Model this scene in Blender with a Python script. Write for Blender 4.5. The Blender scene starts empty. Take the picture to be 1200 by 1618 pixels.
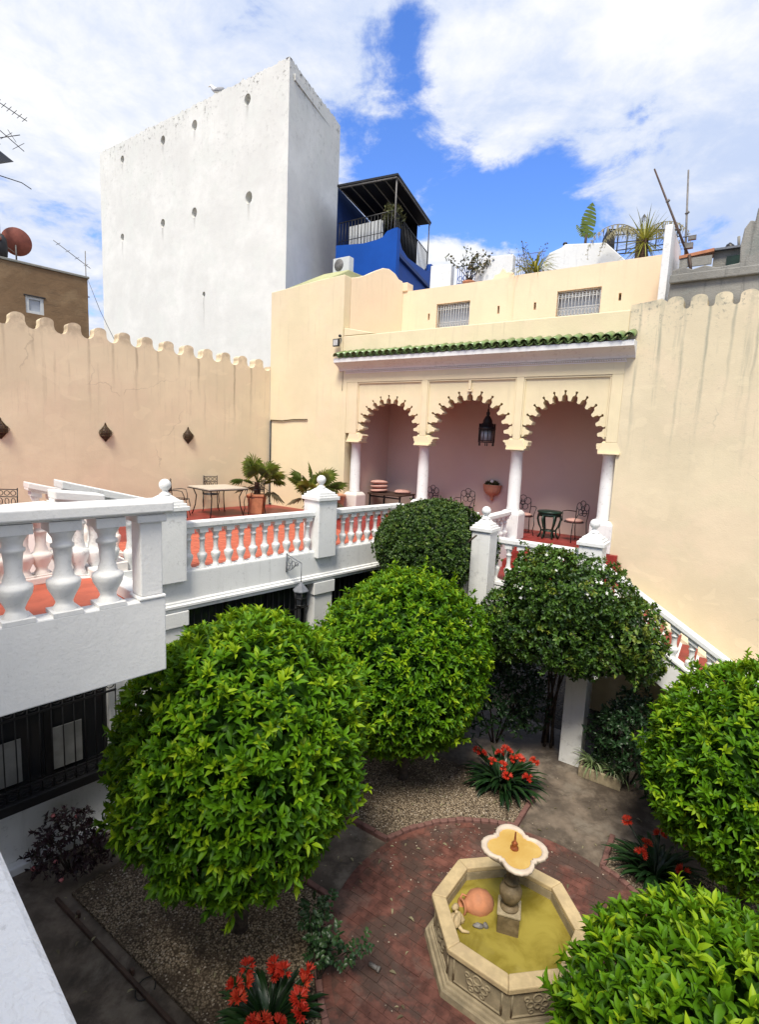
import bpy, math, random
import numpy as np
from mathutils import Vector, Matrix
random.seed(7)
R = math.radians
scene = bpy.context.scene
col = scene.collection

# ------------------------------------------------------------------ camera
cam_d = bpy.data.cameras.new('camera')
cam = bpy.data.objects.new('camera', cam_d)
col.objects.link(cam)
cam_d.sensor_fit = 'VERTICAL'
cam_d.sensor_height = 24.0
cam_d.lens = 12.345
cam_d.clip_start = 0.05
cam_d.clip_end = 2000
PITCH, ROLL, EYE = 0.135675, -0.04399, 5.6
fw = Vector((0, math.cos(PITCH), -math.sin(PITCH)))
rt = Vector((1, 0, 0))
dn = fw.cross(rt)
cr = rt * math.cos(ROLL) + dn * math.sin(ROLL)
cd = rt * -math.sin(ROLL) + dn * math.cos(ROLL)
mw = Matrix((( cr.x, -cd.x, -fw.x, 0), (cr.y, -cd.y, -fw.y, 0), (cr.z, -cd.z, -fw.z, EYE), (0, 0, 0, 1)))
cam.matrix_world = mw
scene.camera = cam

# ------------------------------------------------------------------ world
SUN_AZ, SUN_EL = 255.0, 58.0          # compass-like: angle of the direction TO the sun, from +X towards +Y, and height
SKY_GAIN = 0.10
world = bpy.data.worlds.new('World')
scene.world = world
world.use_nodes = True
wn, wl = world.node_tree.nodes, world.node_tree.links
wn.clear()
def wnode(t, **k):
    n = wn.new(t)
    for a, b in k.items(): setattr(n, a, b)
    return n
def wmath(op, a, b=None, c=None):
    n = wnode('ShaderNodeMath', operation=op)
    for i, x in enumerate((a, b, c)):
        if x is None: continue
        if isinstance(x, (int, float)): n.inputs[i].default_value = x
        else: wl.new(x, n.inputs[i])
    return n.outputs[0]
sky = wnode('ShaderNodeTexSky', sky_type='NISHITA', sun_disc=False)
sky.sun_elevation = R(SUN_EL)
sky.sun_rotation = R(90 - SUN_AZ)
sky.air_density = 1.0; sky.dust_density = 0.3; sky.ozone_density = 2.5
hs = wnode('ShaderNodeHueSaturation'); hs.inputs['Saturation'].default_value = 1.22; hs.inputs['Value'].default_value = SKY_GAIN * 1.38
wl.new(sky.outputs[0], hs.inputs['Color'])
hc = wnode('ShaderNodeMix', data_type='RGBA', blend_type='MULTIPLY'); hc.inputs['Factor'].default_value = 1.0
wl.new(hs.outputs[0], hc.inputs['A']); hc.inputs['B'].default_value = (1.0, 0.93, 1.2, 1)
tc = wnode('ShaderNodeTexCoord')
sx = wnode('ShaderNodeSeparateXYZ'); wl.new(tc.outputs['Generated'], sx.inputs[0])
hz = wmath('ADD', wmath('MAXIMUM', sx.outputs[2], 0.0), 0.22)
cb = wnode('ShaderNodeCombineXYZ')
wl.new(wmath('DIVIDE', sx.outputs[0], hz), cb.inputs[0]); wl.new(wmath('DIVIDE', sx.outputs[1], hz), cb.inputs[1])
def wnoise(scale, detail, rough, dist, off):
    mp = wnode('ShaderNodeMapping'); wl.new(cb.outputs[0], mp.inputs[0]); mp.inputs['Location'].default_value = off
    n = wnode('ShaderNodeTexNoise'); wl.new(mp.outputs[0], n.inputs['Vector'])
    n.inputs['Scale'].default_value = scale; n.inputs['Detail'].default_value = detail
    n.inputs['Roughness'].default_value = rough; n.inputs['Distortion'].default_value = dist
    return n.outputs[0]
n1 = wnoise(1.7, 10, 0.60, 0.35, (3.1, 1.7, 0.4))
n2 = wnoise(5.0, 9, 0.64, 0.3, (8.2, 2.1, 1.0))
def wlobe(d, sharp, amp):                    # a gap (or bank) in the cloud deck around direction d
    v = wnode('ShaderNodeVectorMath', operation='DOT_PRODUCT')
    wl.new(tc.outputs['Generated'], v.inputs[0]); v.inputs[1].default_value = Vector(d).normalized()
    return wmath('MULTIPLY', wmath('POWER', wmath('MAXIMUM', v.outputs['Value'], 0.0), sharp), amp)
cov = wmath('ADD', wmath('MULTIPLY', wmath('SUBTRACT', n1, 0.5), 2.4), wmath('MULTIPLY', wmath('SUBTRACT', n2, 0.5), 2.0))
cov = wmath('ADD', cov, 0.42)
# breaks and banks of the broken cloud deck, by direction
GAPS = [((0.13, 1.0, 0.44), 330, -0.72), ((-0.01, 1.0, 0.49), 500, -0.55), ((0.25, 1.0, 0.42), 330, -0.60), ((0.30, 1.0, 0.34), 260, -0.35), ((0.03, 1.0, 0.62), 900, -0.60), ((0.02, 1.0, 0.72), 900, -0.40), ((0.0, 1.0, 0.36), 300, -0.35), ((0.44, 1.0, 0.55), 900, -0.30),
        ((0.20, 1.0, 0.64), 260, 0.75), ((0.62, 1.0, 0.50), 60, 0.5), ((-0.05, 1.0, 0.98), 90, 0.4), ((-0.40, 1.0, 0.62), 12, 0.12)]
for d, s, a in GAPS: cov = wmath('ADD', cov, wlobe(d, s, a))
mask = wnode('ShaderNodeMapRange', interpolation_type='SMOOTHSTEP')
wl.new(cov, mask.inputs[0]); mask.inputs[1].default_value = -0.08; mask.inputs[2].default_value = 0.42
shade = wnode('ShaderNodeMapRange', interpolation_type='SMOOTHSTEP'); wl.new(wmath('ADD', wmath('MULTIPLY', n1, 1.6), wmath('MULTIPLY', n2, 1.1)), shade.inputs[0])
shade.inputs[1].default_value = 1.08; shade.inputs[2].default_value = 1.75
cc = wnode('ShaderNodeMix', data_type='RGBA'); wl.new(shade.outputs[0], cc.inputs['Factor'])
cc.inputs['A'].default_value = (0.36, 0.425, 0.57, 1); cc.inputs['B'].default_value = (0.63, 0.63, 0.635, 1)
mx = wnode('ShaderNodeMix', data_type='RGBA'); wl.new(mask.outputs[0], mx.inputs['Factor'])
wl.new(hc.outputs['Result'], mx.inputs['A']); wl.new(cc.outputs['Result'], mx.inputs['B'])
bg = wnode('ShaderNodeBackground'); bg.inputs['Strength'].default_value = 1.0
wl.new(mx.outputs['Result'], bg.inputs['Color'])
wo = wnode('ShaderNodeOutputWorld'); wl.new(bg.outputs[0], wo.inputs[0])

# ------------------------------------------------------------------ sun (veiled by cloud)
sd = bpy.data.lights.new('sun', 'SUN'); sd.energy = 3.1; sd.angle = R(18); sd.color = (1.0, 0.93, 0.80)
sun = bpy.data.objects.new('sun', sd); col.objects.link(sun)
to_sun = Vector((math.cos(R(SUN_EL)) * math.cos(R(SUN_AZ)), math.cos(R(SUN_EL)) * math.sin(R(SUN_AZ)), math.sin(R(SUN_EL))))
sun.rotation_euler = to_sun.to_track_quat('Z', 'Y').to_euler()
sun.location = (0, 0, 40)
scene.view_settings.view_transform = 'Standard'
scene.view_settings.look = 'None'
scene.view_settings.exposure = 0.75
scene.view_settings.gamma = 1.0
scene.view_settings.use_curve_mapping = False
scene.render.engine = 'CYCLES'
scene.cycles.max_bounces = 6
scene.cycles.diffuse_bounces = 4
scene.cycles.transparent_max_bounces = 8
scene.cycles.use_denoising = True
scene.cycles.caustics_reflective = False
scene.cycles.caustics_refractive = False

# ------------------------------------------------------------------ materials
def base_mat(name):
    m = bpy.data.materials.new(name); m.use_nodes = True
    nt = m.node_tree; nt.nodes.clear()
    out = nt.nodes.new('ShaderNodeOutputMaterial'); p = nt.nodes.new('ShaderNodeBsdfPrincipled')
    nt.links.new(p.outputs[0], out.inputs[0])
    return m, nt, p, out
class NT:
    def __init__(s, nt): s.nt = nt
    def n(s, t, **k):
        x = s.nt.nodes.new(t)
        for a, b in k.items(): setattr(x, a, b)
        return x
    def set(s, sock, v):
        if hasattr(v, 'is_linked') or hasattr(v, 'links'): s.nt.links.new(v, sock)
        else: sock.default_value = v
    def math(s, op, a, b=0.0, c=0.0):
        x = s.n('ShaderNodeMath', operation=op)
        for i, q in enumerate((a, b, c)): s.set(x.inputs[i], q)
        return x.outputs[0]
    def mix(s, f, a, b, mode='MIX'):
        x = s.n('ShaderNodeMix', data_type='RGBA', blend_type=mode)
        s.set(x.inputs['Factor'], f); s.set(x.inputs['A'], a); s.set(x.inputs['B'], b)
        return x.outputs['Result']
    def noise(s, vec, scale, detail=4, rough=0.55, dist=0.0):
        x = s.n('ShaderNodeTexNoise'); s.set(x.inputs['Vector'], vec)
        x.inputs['Scale'].default_value = scale; x.inputs['Detail'].default_value = detail
        x.inputs['Roughness'].default_value = rough; x.inputs['Distortion'].default_value = dist
        return x.outputs[0]
    def ramp(s, v, a, b):
        x = s.n('ShaderNodeMapRange', interpolation_type='SMOOTHSTEP'); s.set(x.inputs[0], v)
        x.inputs[1].default_value = a; x.inputs[2].default_value = b
        return x.outputs[0]
    def mapping(s, vec, scale=(1, 1, 1), loc=(0, 0, 0)):
        x = s.n('ShaderNodeMapping'); s.set(x.inputs[0], vec); x.inputs['Scale'].default_value = scale; x.inputs['Location'].default_value = loc
        return x.outputs[0]
    def bump(s, h, strength, dist=0.02):
        x = s.n('ShaderNodeBump'); s.set(x.inputs['Height'], h); x.inputs['Strength'].default_value = strength; x.inputs['Distance'].default_value = dist
        return x.outputs[0]
def c4(c): return (c[0], c[1], c[2], 1.0)
def mul(c, k): return (c[0] * k, c[1] * k, c[2] * k)

def plaster(name, c, var=0.10, patch=None, patch_amt=0.5, streak=0.0, streak_c=(0.10, 0.095, 0.085), speck=0.0, speck_c=(0.12, 0.12, 0.11), rough=0.85, bump=0.25, top=None, grime=0.25, ssc=(5, 5, 0.35), speck_scale=14, drip=None, holes=None, crack=0.0):
    """painted render: blotches of two tints, fine trowel relief, rain streaks, mould specks near a given height"""
    m, nt, p, out = base_mat(name); g = NT(nt)
    v = g.n('ShaderNodeTexCoord').outputs['Object']
    big = g.noise(v, 0.55, 5, 0.6, 0.3); mid = g.noise(v, 3.0, 6, 0.65); fine = g.noise(v, 38, 4, 0.6)
    colr = g.mix(g.ramp(big, 0.35, 0.68), c4(mul(c, 1 - var)), c4(mul(c, 1 + var * 0.5)))
    if patch: colr = g.mix(g.math('MULTIPLY', g.ramp(g.noise(g.mapping(v, loc=(4, 9, 2)), 0.9, 6, 0.62, 0.4), 0.48, 0.62), patch_amt), colr, c4(patch))
    colr = g.mix(g.math('MULTIPLY', g.ramp(mid, 0.35, 0.75), grime), colr, c4(mul(c, 0.80)))
    if streak:
        st = g.noise(g.mapping(v, ssc), 1.6, 5, 0.7, 0.1)
        st = g.math('MULTIPLY', g.ramp(st, 0.53, 0.68), g.ramp(big, 0.32, 0.60))
        if top:
            z = g.n('ShaderNodeSeparateXYZ'); g.set(z.inputs[0], v)
            st = g.math('MULTIPLY', st, g.ramp(z.outputs[2], top - 4.5, top))
        colr = g.mix(g.math('MULTIPLY', st, streak), colr, c4(streak_c))
    if crack:                                                         # a few wandering hairline cracks and patched spots
        vo = g.n('ShaderNodeTexVoronoi', feature='DISTANCE_TO_EDGE'); vo.inputs['Scale'].default_value = 0.42
        wv = g.n('ShaderNodeVectorMath', operation='MULTIPLY_ADD'); nz = g.n('ShaderNodeTexNoise'); g.set(nz.inputs['Vector'], v); nz.inputs['Scale'].default_value = 1.4; nz.inputs['Detail'].default_value = 7
        g.set(wv.inputs[0], nz.outputs['Color']); wv.inputs[1].default_value = (0.9, 0.9, 0.9); g.set(wv.inputs[2], v); g.set(vo.inputs['Vector'], wv.outputs[0])
        ck = g.math('MULTIPLY', g.ramp(vo.outputs['Distance'], 0.0065, 0.0015), g.ramp(g.noise(g.mapping(v, loc=(2, 8, 3)), 0.7, 3), 0.50, 0.60))
        colr = g.mix(g.math('MULTIPLY', ck, crack), colr, c4(streak_c))
        pt = g.ramp(g.noise(g.mapping(v, (1, 1, 1.6), (11, 2, 7)), 1.7, 2, 0.4, 0.8), 0.63, 0.645)
        colr = g.mix(g.math('MULTIPLY', pt, 0.30), colr, c4(mul(c, 1.10)))
    if holes:                                                         # dirty runs below the vent holes
        z = g.n('ShaderNodeSeparateXYZ'); g.set(z.inputs[0], v); acc = None
        wx = g.math('ADD', z.outputs[0], g.math('MULTIPLY', g.math('SUBTRACT', g.noise(v, 3.0, 3), 0.5), 0.10))
        for hx, hz_, hr in holes:
            ln = 0.5 + 1.1 * abs(math.sin(hx * 3))
            q = g.math('MULTIPLY', g.ramp(g.math('ABSOLUTE', g.math('SUBTRACT', wx, hx)), hr * .55, 0.0), g.math('MULTIPLY', g.ramp(z.outputs[2], hz_ - hr - ln, hz_ - hr * .5), g.math('LESS_THAN', z.outputs[2], hz_)))
            acc = q if acc is None else g.math('MAXIMUM', acc, q)
        colr = g.mix(g.math('MULTIPLY', acc, 0.38), colr, c4(speck_c))
    if drip:                                                          # rain runs below each notch of the battlements
        per, off, ztop, ln, amt = drip
        z = g.n('ShaderNodeSeparateXYZ'); g.set(z.inputs[0], v)
        wob = g.math('MULTIPLY', g.math('SUBTRACT', g.noise(g.mapping(v, (2, 2, .8)), 2.0, 3), 0.5), 0.10)
        fr = g.math('ABSOLUTE', g.math('SUBTRACT', g.math('FRACT', g.math('DIVIDE', g.math('ADD', g.math('ADD', z.outputs[0], wob), -off), per)), 0.5))
        zv = g.math('ADD', z.outputs[2], g.math('MULTIPLY', g.math('SUBTRACT', g.noise(g.mapping(v, (1.3, 1.3, 0.02), (3, 1, 0)), 1.5, 2), 0.55), 5.0))
        line = g.math('MULTIPLY', g.ramp(fr, 0.10, 0.0), g.ramp(zv, ztop - ln, ztop - 0.05))
        line = g.math('MULTIPLY', line, g.ramp(g.noise(g.mapping(v, (1.6, 1.6, 0.25), (5, 5, 5)), 1.7, 5, 0.7), 0.38, 0.62))
        rim = g.math('MULTIPLY', g.ramp(z.outputs[2], ztop - 0.12, ztop + 0.22), g.ramp(mid, 0.40, 0.62))
        colr = g.mix(g.math('MULTIPLY', g.math('MAXIMUM', line, g.math('MULTIPLY', rim, 0.8)), amt), colr, c4(streak_c))
    if speck:
        sp = g.math('MULTIPLY', g.ramp(g.noise(v, speck_scale, 8, 0.72), 0.53, 0.62), g.ramp(g.noise(g.mapping(v, loc=(7, 3, 5)), speck_scale * 0.16, 4, 0.6), 0.42, 0.58))
        if top:
            z = g.n('ShaderNodeSeparateXYZ'); g.set(z.inputs[0], v)
            band = g.math('MAXIMUM', g.ramp(z.outputs[2], top - 0.95, top - 0.10), g.math('MULTIPLY', g.ramp(z.outputs[2], top - 6, top), 0.22))
            sp = g.math('MULTIPLY', sp, band)
        colr = g.mix(g.math('MULTIPLY', sp, speck), colr, c4(speck_c))
    g.set(p.inputs['Base Color'], colr); p.inputs['Roughness'].default_value = rough
    p.inputs['Specular IOR Level'].default_value = 0.25
    h = g.math('ADD', g.math('MULTIPLY', mid, 1.0), g.math('MULTIPLY', fine, 0.35))
    g.set(p.inputs['Normal'], g.bump(h, bump, 0.03))
    return m
def solid(name, c, rough=0.6, var=0.12, scale=12, bump=0.12, metal=0.0, spec=0.4, coat=0.0, c2=None, c2amt=0.6, bscale=40, world=False, c3=None):
    m, nt, p, out = base_mat(name); g = NT(nt)
    v = g.n('ShaderNodeNewGeometry').outputs['Position'] if world else g.n('ShaderNodeTexCoord').outputs['Object']
    a = g.noise(v, scale, 5, 0.6)
    k = g.mix(g.ramp(a, 0.35, 0.68), c4(mul(c, 1 - var)), c4(mul(c, 1 + var)))
    if c2: k = g.mix(g.math('MULTIPLY', g.ramp(g.noise(g.mapping(v, loc=(3, 5, 1)), scale * 0.4, 6, 0.65), 0.5, 0.62), c2amt), k, c4(c2))
    if c3: k = g.mix(g.math('MULTIPLY', g.ramp(g.noise(g.mapping(v, loc=(9, 1, 4)), scale * 0.23, 7, 0.7, 0.4), 0.46, 0.58), 0.8), k, c4(c3))
    oi = g.n('ShaderNodeObjectInfo').outputs['Random']
    k = g.mix(g.math('MULTIPLY', oi, 0.16), k, c4(mul(c, 0.6)))
    g.set(p.inputs['Base Color'], k); p.inputs['Roughness'].default_value = rough; p.inputs['Metallic'].default_value = metal
    p.inputs['Specular IOR Level'].default_value = spec; p.inputs['Coat Weight'].default_value = coat
    if bump: g.set(p.inputs['Normal'], g.bump(g.noise(v, bscale, 5, 0.6), bump, 0.01))
    return m
def leafmat(name, dark, mid, light, rough=0.42, trans=0.25, spec=0.45, lum=1.0):
    """leaves: each leaf carries its own tint number (young pale growth, old dark leaf, inner leaves darkened as shade)"""
    m, nt, p, out = base_mat(name); g = NT(nt)
    at = g.n('ShaderNodeAttribute', attribute_name='tint').outputs['Fac']
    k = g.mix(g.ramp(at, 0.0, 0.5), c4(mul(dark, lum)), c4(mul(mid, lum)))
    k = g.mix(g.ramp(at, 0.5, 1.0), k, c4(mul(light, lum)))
    v = g.n('ShaderNodeTexCoord').outputs['Object']
    k = g.mix(g.math('MULTIPLY', g.noise(v, 1.1, 3), 0.25), k, c4(mul(dark, lum)))
    g.set(p.inputs['Base Color'], k); p.inputs['Roughness'].default_value = rough; p.inputs['Specular IOR Level'].default_value = spec
    t = g.n('ShaderNodeBsdfTranslucent'); g.set(t.inputs[0], g.mix(0.5, k, c4(mul(light, lum))))
    ms = g.n('ShaderNodeMixShader'); ms.inputs[0].default_value = trans
    nt.links.new(p.outputs[0], ms.inputs[1]); nt.links.new(t.outputs[0], ms.inputs[2]); nt.links.new(ms.outputs[0], out.inputs[0])
    return m
def glassmat(name, c=(0.02, 0.022, 0.025), rough=0.08):
    m, nt, p, out = base_mat(name)
    p.inputs['Base Color'].default_value = c4(c); p.inputs['Roughness'].default_value = rough; p.inputs['Specular IOR Level'].default_value = 0.6
    return m
def gravelmat(name, c1, c2, c3, scale):
    m, nt, p, out = base_mat(name); g = NT(nt)
    v = g.n('ShaderNodeTexCoord').outputs['Object']
    vo = g.n('ShaderNodeTexVoronoi'); g.set(vo.inputs['Vector'], v); vo.inputs['Scale'].default_value = scale
    k = g.mix(vo.outputs['Color'], c4(c1), c4(c2))
    sv = g.n('ShaderNodeSeparateColor'); g.set(sv.inputs[0], vo.outputs['Color'])
    k = g.mix(sv.outputs[0], c4(c1), c4(c2))
    k = g.mix(g.ramp(vo.outputs['Distance'], 0.25, 0.75), k, c4(mul(c1, 0.35)))
    k = g.mix(g.math('MULTIPLY', g.ramp(g.noise(v, 1.4, 6, 0.65, 0.5), 0.45, 0.62), 0.75), k, c4(c3))
    g.set(p.inputs['Base Color'], k); p.inputs['Roughness'].default_value = 0.9; p.inputs['Specular IOR Level'].default_value = 0.2
    g.set(p.inputs['Normal'], g.bump(g.math('SUBTRACT', 1.0, vo.outputs['Distance']), 0.8, 0.015))
    return m
def watermat(name, shallow, deep, rough=0.04):
    """still, murky water: the algae colour belongs to the water itself, with a mirror-like skin"""
    m, nt, p, out = base_mat(name); g = NT(nt)
    v = g.n('ShaderNodeTexCoord').outputs['Object']
    k = g.mix(g.ramp(g.noise(v, 2.6, 5, 0.6, 0.6), 0.35, 0.7), c4(shallow), c4(deep))
    g.set(p.inputs['Base Color'], k); p.inputs['Roughness'].default_value = rough; p.inputs['IOR'].default_value = 1.33
    p.inputs['Specular IOR Level'].default_value = 0.5
    g.set(p.inputs['Normal'], g.bump(g.noise(v, 9, 3, 0.5), 0.06, 0.01))
    return m
MT = {}
MT['white'] = plaster('white_paint', (0.76, 0.765, 0.75), var=0.06, streak=0.12, speck=0.25, rough=0.7, bump=0.22, grime=0.12)
MT['white_near'] = plaster('white_paint_rough', (0.77, 0.77, 0.76), var=0.05, streak=0.05, speck=0.22, speck_c=(0.40, 0.40, 0.38), rough=0.7, bump=0.22, grime=0.14, speck_scale=30)
MT['white_coping'] = plaster('white_paint_pitted', (0.76, 0.765, 0.76), var=0.06, speck=0.6, speck_c=(0.33, 0.33, 0.31), rough=0.8, bump=0.8, grime=0.15, speck_scale=36)
MT['white_inner'] = plaster('warm_white', (0.80, 0.74, 0.69), var=0.05, rough=0.75, grime=0.15)  # white of the inner rails, pinkish floor bounce put into the colour
HOLES = [(-10.45, 17.73, .17), (-7.35, 17.73, .19), (-5.22, 17.74, .20), (-2.12, 17.77, .20), (-10.59, 14.41, .17), (-7.42, 14.45, .18), (-5.25, 14.47, .20), (-2.0, 14.38, .22), (-4.65, 11.21, .11)]
MT['tower'] = plaster('whitewash_weathered', (0.77, 0.765, 0.72), var=0.09, patch=(0.72, 0.73, 0.68), patch_amt=0.7, streak=0.22, streak_c=(0.40, 0.38, 0.33), speck=0.9, speck_c=(0.15, 0.14, 0.12), top=18.44, rough=0.9, bump=0.3, grime=0.30, speck_scale=6, holes=HOLES)
MT['cream'] = plaster('cream_render', (0.75, 0.65, 0.43), var=0.07, patch=(0.78, 0.62, 0.45), patch_amt=0.35, streak=0.28, streak_c=(0.42, 0.36, 0.25), grime=0.16, top=8.6)
MT['cream_wall'] = plaster('cream_render_rainstained', (0.68, 0.59, 0.41), var=0.08, speck=0.85, speck_c=(0.22, 0.22, 0.19), patch=(0.75, 0.61, 0.44), patch_amt=0.4, streak=0.85, streak_c=(0.34, 0.33, 0.25), grime=0.18, top=8.6, ssc=(3, 3, 0.18), drip=(0.385, 2.83, 8.28, 2.6, 0.80), crack=0.4)
MT['peach'] = plaster('peach_render', (0.74, 0.625, 0.43), var=0.09, patch=(0.73, 0.58, 0.41), patch_amt=0.4, streak=0.30, streak_c=(0.26, 0.20, 0.14), grime=0.18, top=7.9, drip=(0.553, -0.41, 7.62, 2.2, 0.65), crack=0.28)
MT['peach_up'] = plaster('apricot_render', (0.78, 0.63, 0.44), var=0.06, patch=(0.78, 0.58, 0.42), patch_amt=0.3, streak=0.2, streak_c=(0.40, 0.32, 0.22), grime=0.15, top=10.0)
MT['pink'] = plaster('pink_render', (0.64, 0.50, 0.43), var=0.04, rough=0.8, grime=0.1, bump=0.12)
MT['redfloor'] = solid('red_floor', (0.24, 0.030, 0.024), rough=0.45, var=0.2, scale=3)
MT['orangefloor'] = solid('orange_floor_tile', (0.48, 0.115, 0.065), rough=0.6, var=0.15, scale=4)
MT['brick'] = solid('red_paving_brick', (0.135, 0.054, 0.040), rough=0.62, var=0.4, scale=6, bump=0.6, c2=(0.16, 0.095, 0.076), c2amt=0.75, world=True, c3=(0.062, 0.043, 0.034))
MT['kerb'] = solid('kerb_brick', (0.18, 0.09, 0.075), rough=0.8, var=0.25, scale=8, bump=0.3)
MT['mortar'] = solid('paving_mortar', (0.11, 0.054, 0.041), rough=0.9, var=0.4, scale=6, bump=0.5, c2=(0.12, 0.07, 0.055), world=True, c3=(0.05, 0.034, 0.028))
MT['concrete'] = solid('path_concrete', (0.14, 0.11, 0.083), rough=0.75, var=0.35, scale=3.5, bump=0.6, c2=(0.22, 0.185, 0.145), c2amt=0.7, bscale=22, world=True, c3=(0.050, 0.037, 0.027))
MT['gravel'] = gravelmat('pebble_bed', (0.18, 0.135, 0.09), (0.41, 0.325, 0.225), (0.065, 0.046, 0.032), 46)
MT['soil'] = gravelmat('damp_soil', (0.055, 0.042, 0.03), (0.12, 0.095, 0.07), (0.04, 0.03, 0.022), 30)
MT['pebble'] = solid('loose_pebbles', (0.38, 0.32, 0.25), rough=0.85, var=0.35, scale=20)
MT['stone'] = solid('fountain_limestone', (0.50, 0.385, 0.215), rough=0.85, var=0.12, scale=8, bump=0.35, c2=(0.40, 0.30, 0.18), c2amt=0.5)
MT['stone_dark'] = solid('fountain_limestone_damp', (0.33, 0.27, 0.175), rough=0.85, var=0.2, scale=6, bump=0.4, c2=(0.20, 0.17, 0.11), c2amt=0.7)
MT['stone_wet'] = solid('fountain_stone_wet', (0.15, 0.11, 0.06), rough=0.6, var=0.3, scale=9, bump=0.5, c2=(0.25, 0.19, 0.11), c2amt=0.6)
MT['stone_pale'] = solid('marble_bowl', (0.52, 0.43, 0.34), rough=0.6, var=0.1, scale=10, bump=0.3, c2=(0.55, 0.47, 0.38), c2amt=0.5)
MT['basin_water'] = watermat('basin_water', (0.30, 0.245, 0.05), (0.17, 0.13, 0.018))
MT['bowl_water'] = watermat('bowl_water', (0.52, 0.36, 0.12), (0.44, 0.27, 0.07))
MT['terracotta'] = solid('terracotta', (0.46, 0.19, 0.095), rough=0.8, var=0.15, scale=7, c2=(0.36, 0.17, 0.10), c2amt=0.5)
MT['planter_clay'] = solid('pale_terracotta', (0.58, 0.28, 0.17), rough=0.8, var=0.1, scale=7)
MT['iron'] = solid('black_iron', (0.012, 0.012, 0.013), rough=0.45, var=0.2, spec=0.5, bump=0.05)
MT['iron_grey'] = solid('grey_painted_iron', (0.14, 0.15, 0.17), rough=0.5, var=0.2)
MT['rust'] = solid('patinated_brass', (0.10, 0.065, 0.03), rough=0.5, var=0.4, metal=0.5, scale=30)
MT['copper'] = solid('copper_nozzle', (0.30, 0.09, 0.03), rough=0.45, var=0.3, metal=0.4, scale=30)
MT['green_tile'] = solid('green_glazed_tile', (0.125, 0.205, 0.06), rough=0.4, var=0.35, scale=8, coat=0.3, c2=(0.22, 0.25, 0.10), c2amt=0.5)
MT['green_metal'] = solid('dark_green_paint', (0.008, 0.028, 0.018), rough=0.4, var=0.3)
MT['bark'] = solid('bark', (0.06, 0.045, 0.033), rough=0.95, var=0.4, scale=18, bump=0.7)
MT['palm_bark'] = solid('palm_fibre', (0.075, 0.042, 0.025), rough=0.95, var=0.5, scale=22, bump=0.8)
MT['blue'] = plaster('cobalt_paint', (0.004, 0.070, 0.36), var=0.12, grime=0.25, rough=0.6)
MT['blue_dark'] = solid('cobalt_trim', (0.004, 0.035, 0.17), rough=0.6)
MT['canopy'] = solid('dark_corrugated_roof', (0.016, 0.017, 0.02), rough=0.6, var=0.3)
MT['brown'] = plaster('old_brown_render', (0.21, 0.135, 0.075), var=0.22, patch=(0.27, 0.19, 0.11), patch_amt=0.7, streak=0.5, streak_c=(0.08, 0.06, 0.04), grime=0.5, bump=0.7, ssc=(1.0, 1.0, 6))
MT['ruin'] = plaster('bare_grey_concrete', (0.27, 0.262, 0.235), var=0.25, patch=(0.20, 0.22, 0.20), patch_amt=0.8, streak=0.6, streak_c=(0.09, 0.09, 0.085), grime=0.5, bump=0.8)
MT['glass'] = glassmat('window_glass')
MT['pane'] = glassmat('pale_pane', (0.35, 0.38, 0.42), 0.15)
MT['curtain'] = solid('net_curtain', (0.26, 0.26, 0.245), rough=0.9, var=0.15, scale=5)
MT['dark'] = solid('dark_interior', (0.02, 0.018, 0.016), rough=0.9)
MT['shopfloor'] = solid('interior_floor', (0.06, 0.05, 0.04), rough=0.9)
MT['marble_top'] = solid('pale_table_top', (0.56, 0.50, 0.41), rough=0.4, var=0.08)
MT['cushion'] = solid('pink_cushion_cloth', (0.52, 0.30, 0.25), rough=0.95, var=0.12, scale=14, bump=0.3)
MT['cushion_dark'] = solid('mauve_cushion_cloth', (0.32, 0.17, 0.16), rough=0.95, var=0.15, scale=14, bump=0.3)
MT['wood'] = solid('dark_wood', (0.07, 0.04, 0.028), rough=0.55, var=0.3, scale=6)
MT['plastic_white'] = solid('white_metal_case', (0.55, 0.57, 0.57), rough=0.5, var=0.06)
MT['plastic_black'] = solid('black_plastic', (0.015, 0.015, 0.016), rough=0.5)
MT['led'] = solid('floodlight_glass', (0.55, 0.55, 0.53), rough=0.2)
MT['dish'] = solid('rusty_red_dish', (0.27, 0.085, 0.06), rough=0.7, var=0.2, scale=5)
MT['steel'] = solid('dull_steel', (0.17, 0.16, 0.15), rough=0.55, var=0.25)
MT['gull_white'] = solid('white_feathers', (0.75, 0.75, 0.74), rough=0.9)
MT['gull_grey'] = solid('grey_feathers', (0.30, 0.31, 0.33), rough=0.9)
MT['beak'] = solid('yellow_beak', (0.55, 0.33, 0.04), rough=0.5)
MT['petal_red'] = leafmat('orange_red_petals', (0.42, 0.018, 0.012), (0.60, 0.045, 0.02), (0.70, 0.13, 0.05), rough=0.55, trans=0.3)
MT['petal_white'] = solid('white_petals', (0.78, 0.78, 0.74), rough=0.7, var=0.05)
MT['petal_pink'] = solid('pink_petals', (0.62, 0.20, 0.20), rough=0.7, var=0.2)
MT['orange_leaf'] = leafmat('orange_tree_leaf', (0.022, 0.075, 0.004), (0.105, 0.25, 0.006), (0.33, 0.47, 0.014), rough=0.5, trans=0.32, spec=0.22)
MT['ficus_leaf'] = leafmat('clipped_ficus_leaf', (0.016, 0.042, 0.007), (0.055, 0.115, 0.012), (0.14, 0.20, 0.022), rough=0.5, trans=0.12)
MT['vine_leaf'] = leafmat('climber_leaf', (0.014, 0.042, 0.008), (0.068, 0.150, 0.014), (0.23, 0.27, 0.030), rough=0.5, trans=0.18)
MT['shade_leaf'] = leafmat('shade_plant_leaf', (0.010, 0.028, 0.010), (0.022, 0.060, 0.018), (0.05, 0.10, 0.03), rough=0.4, trans=0.12)
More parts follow.
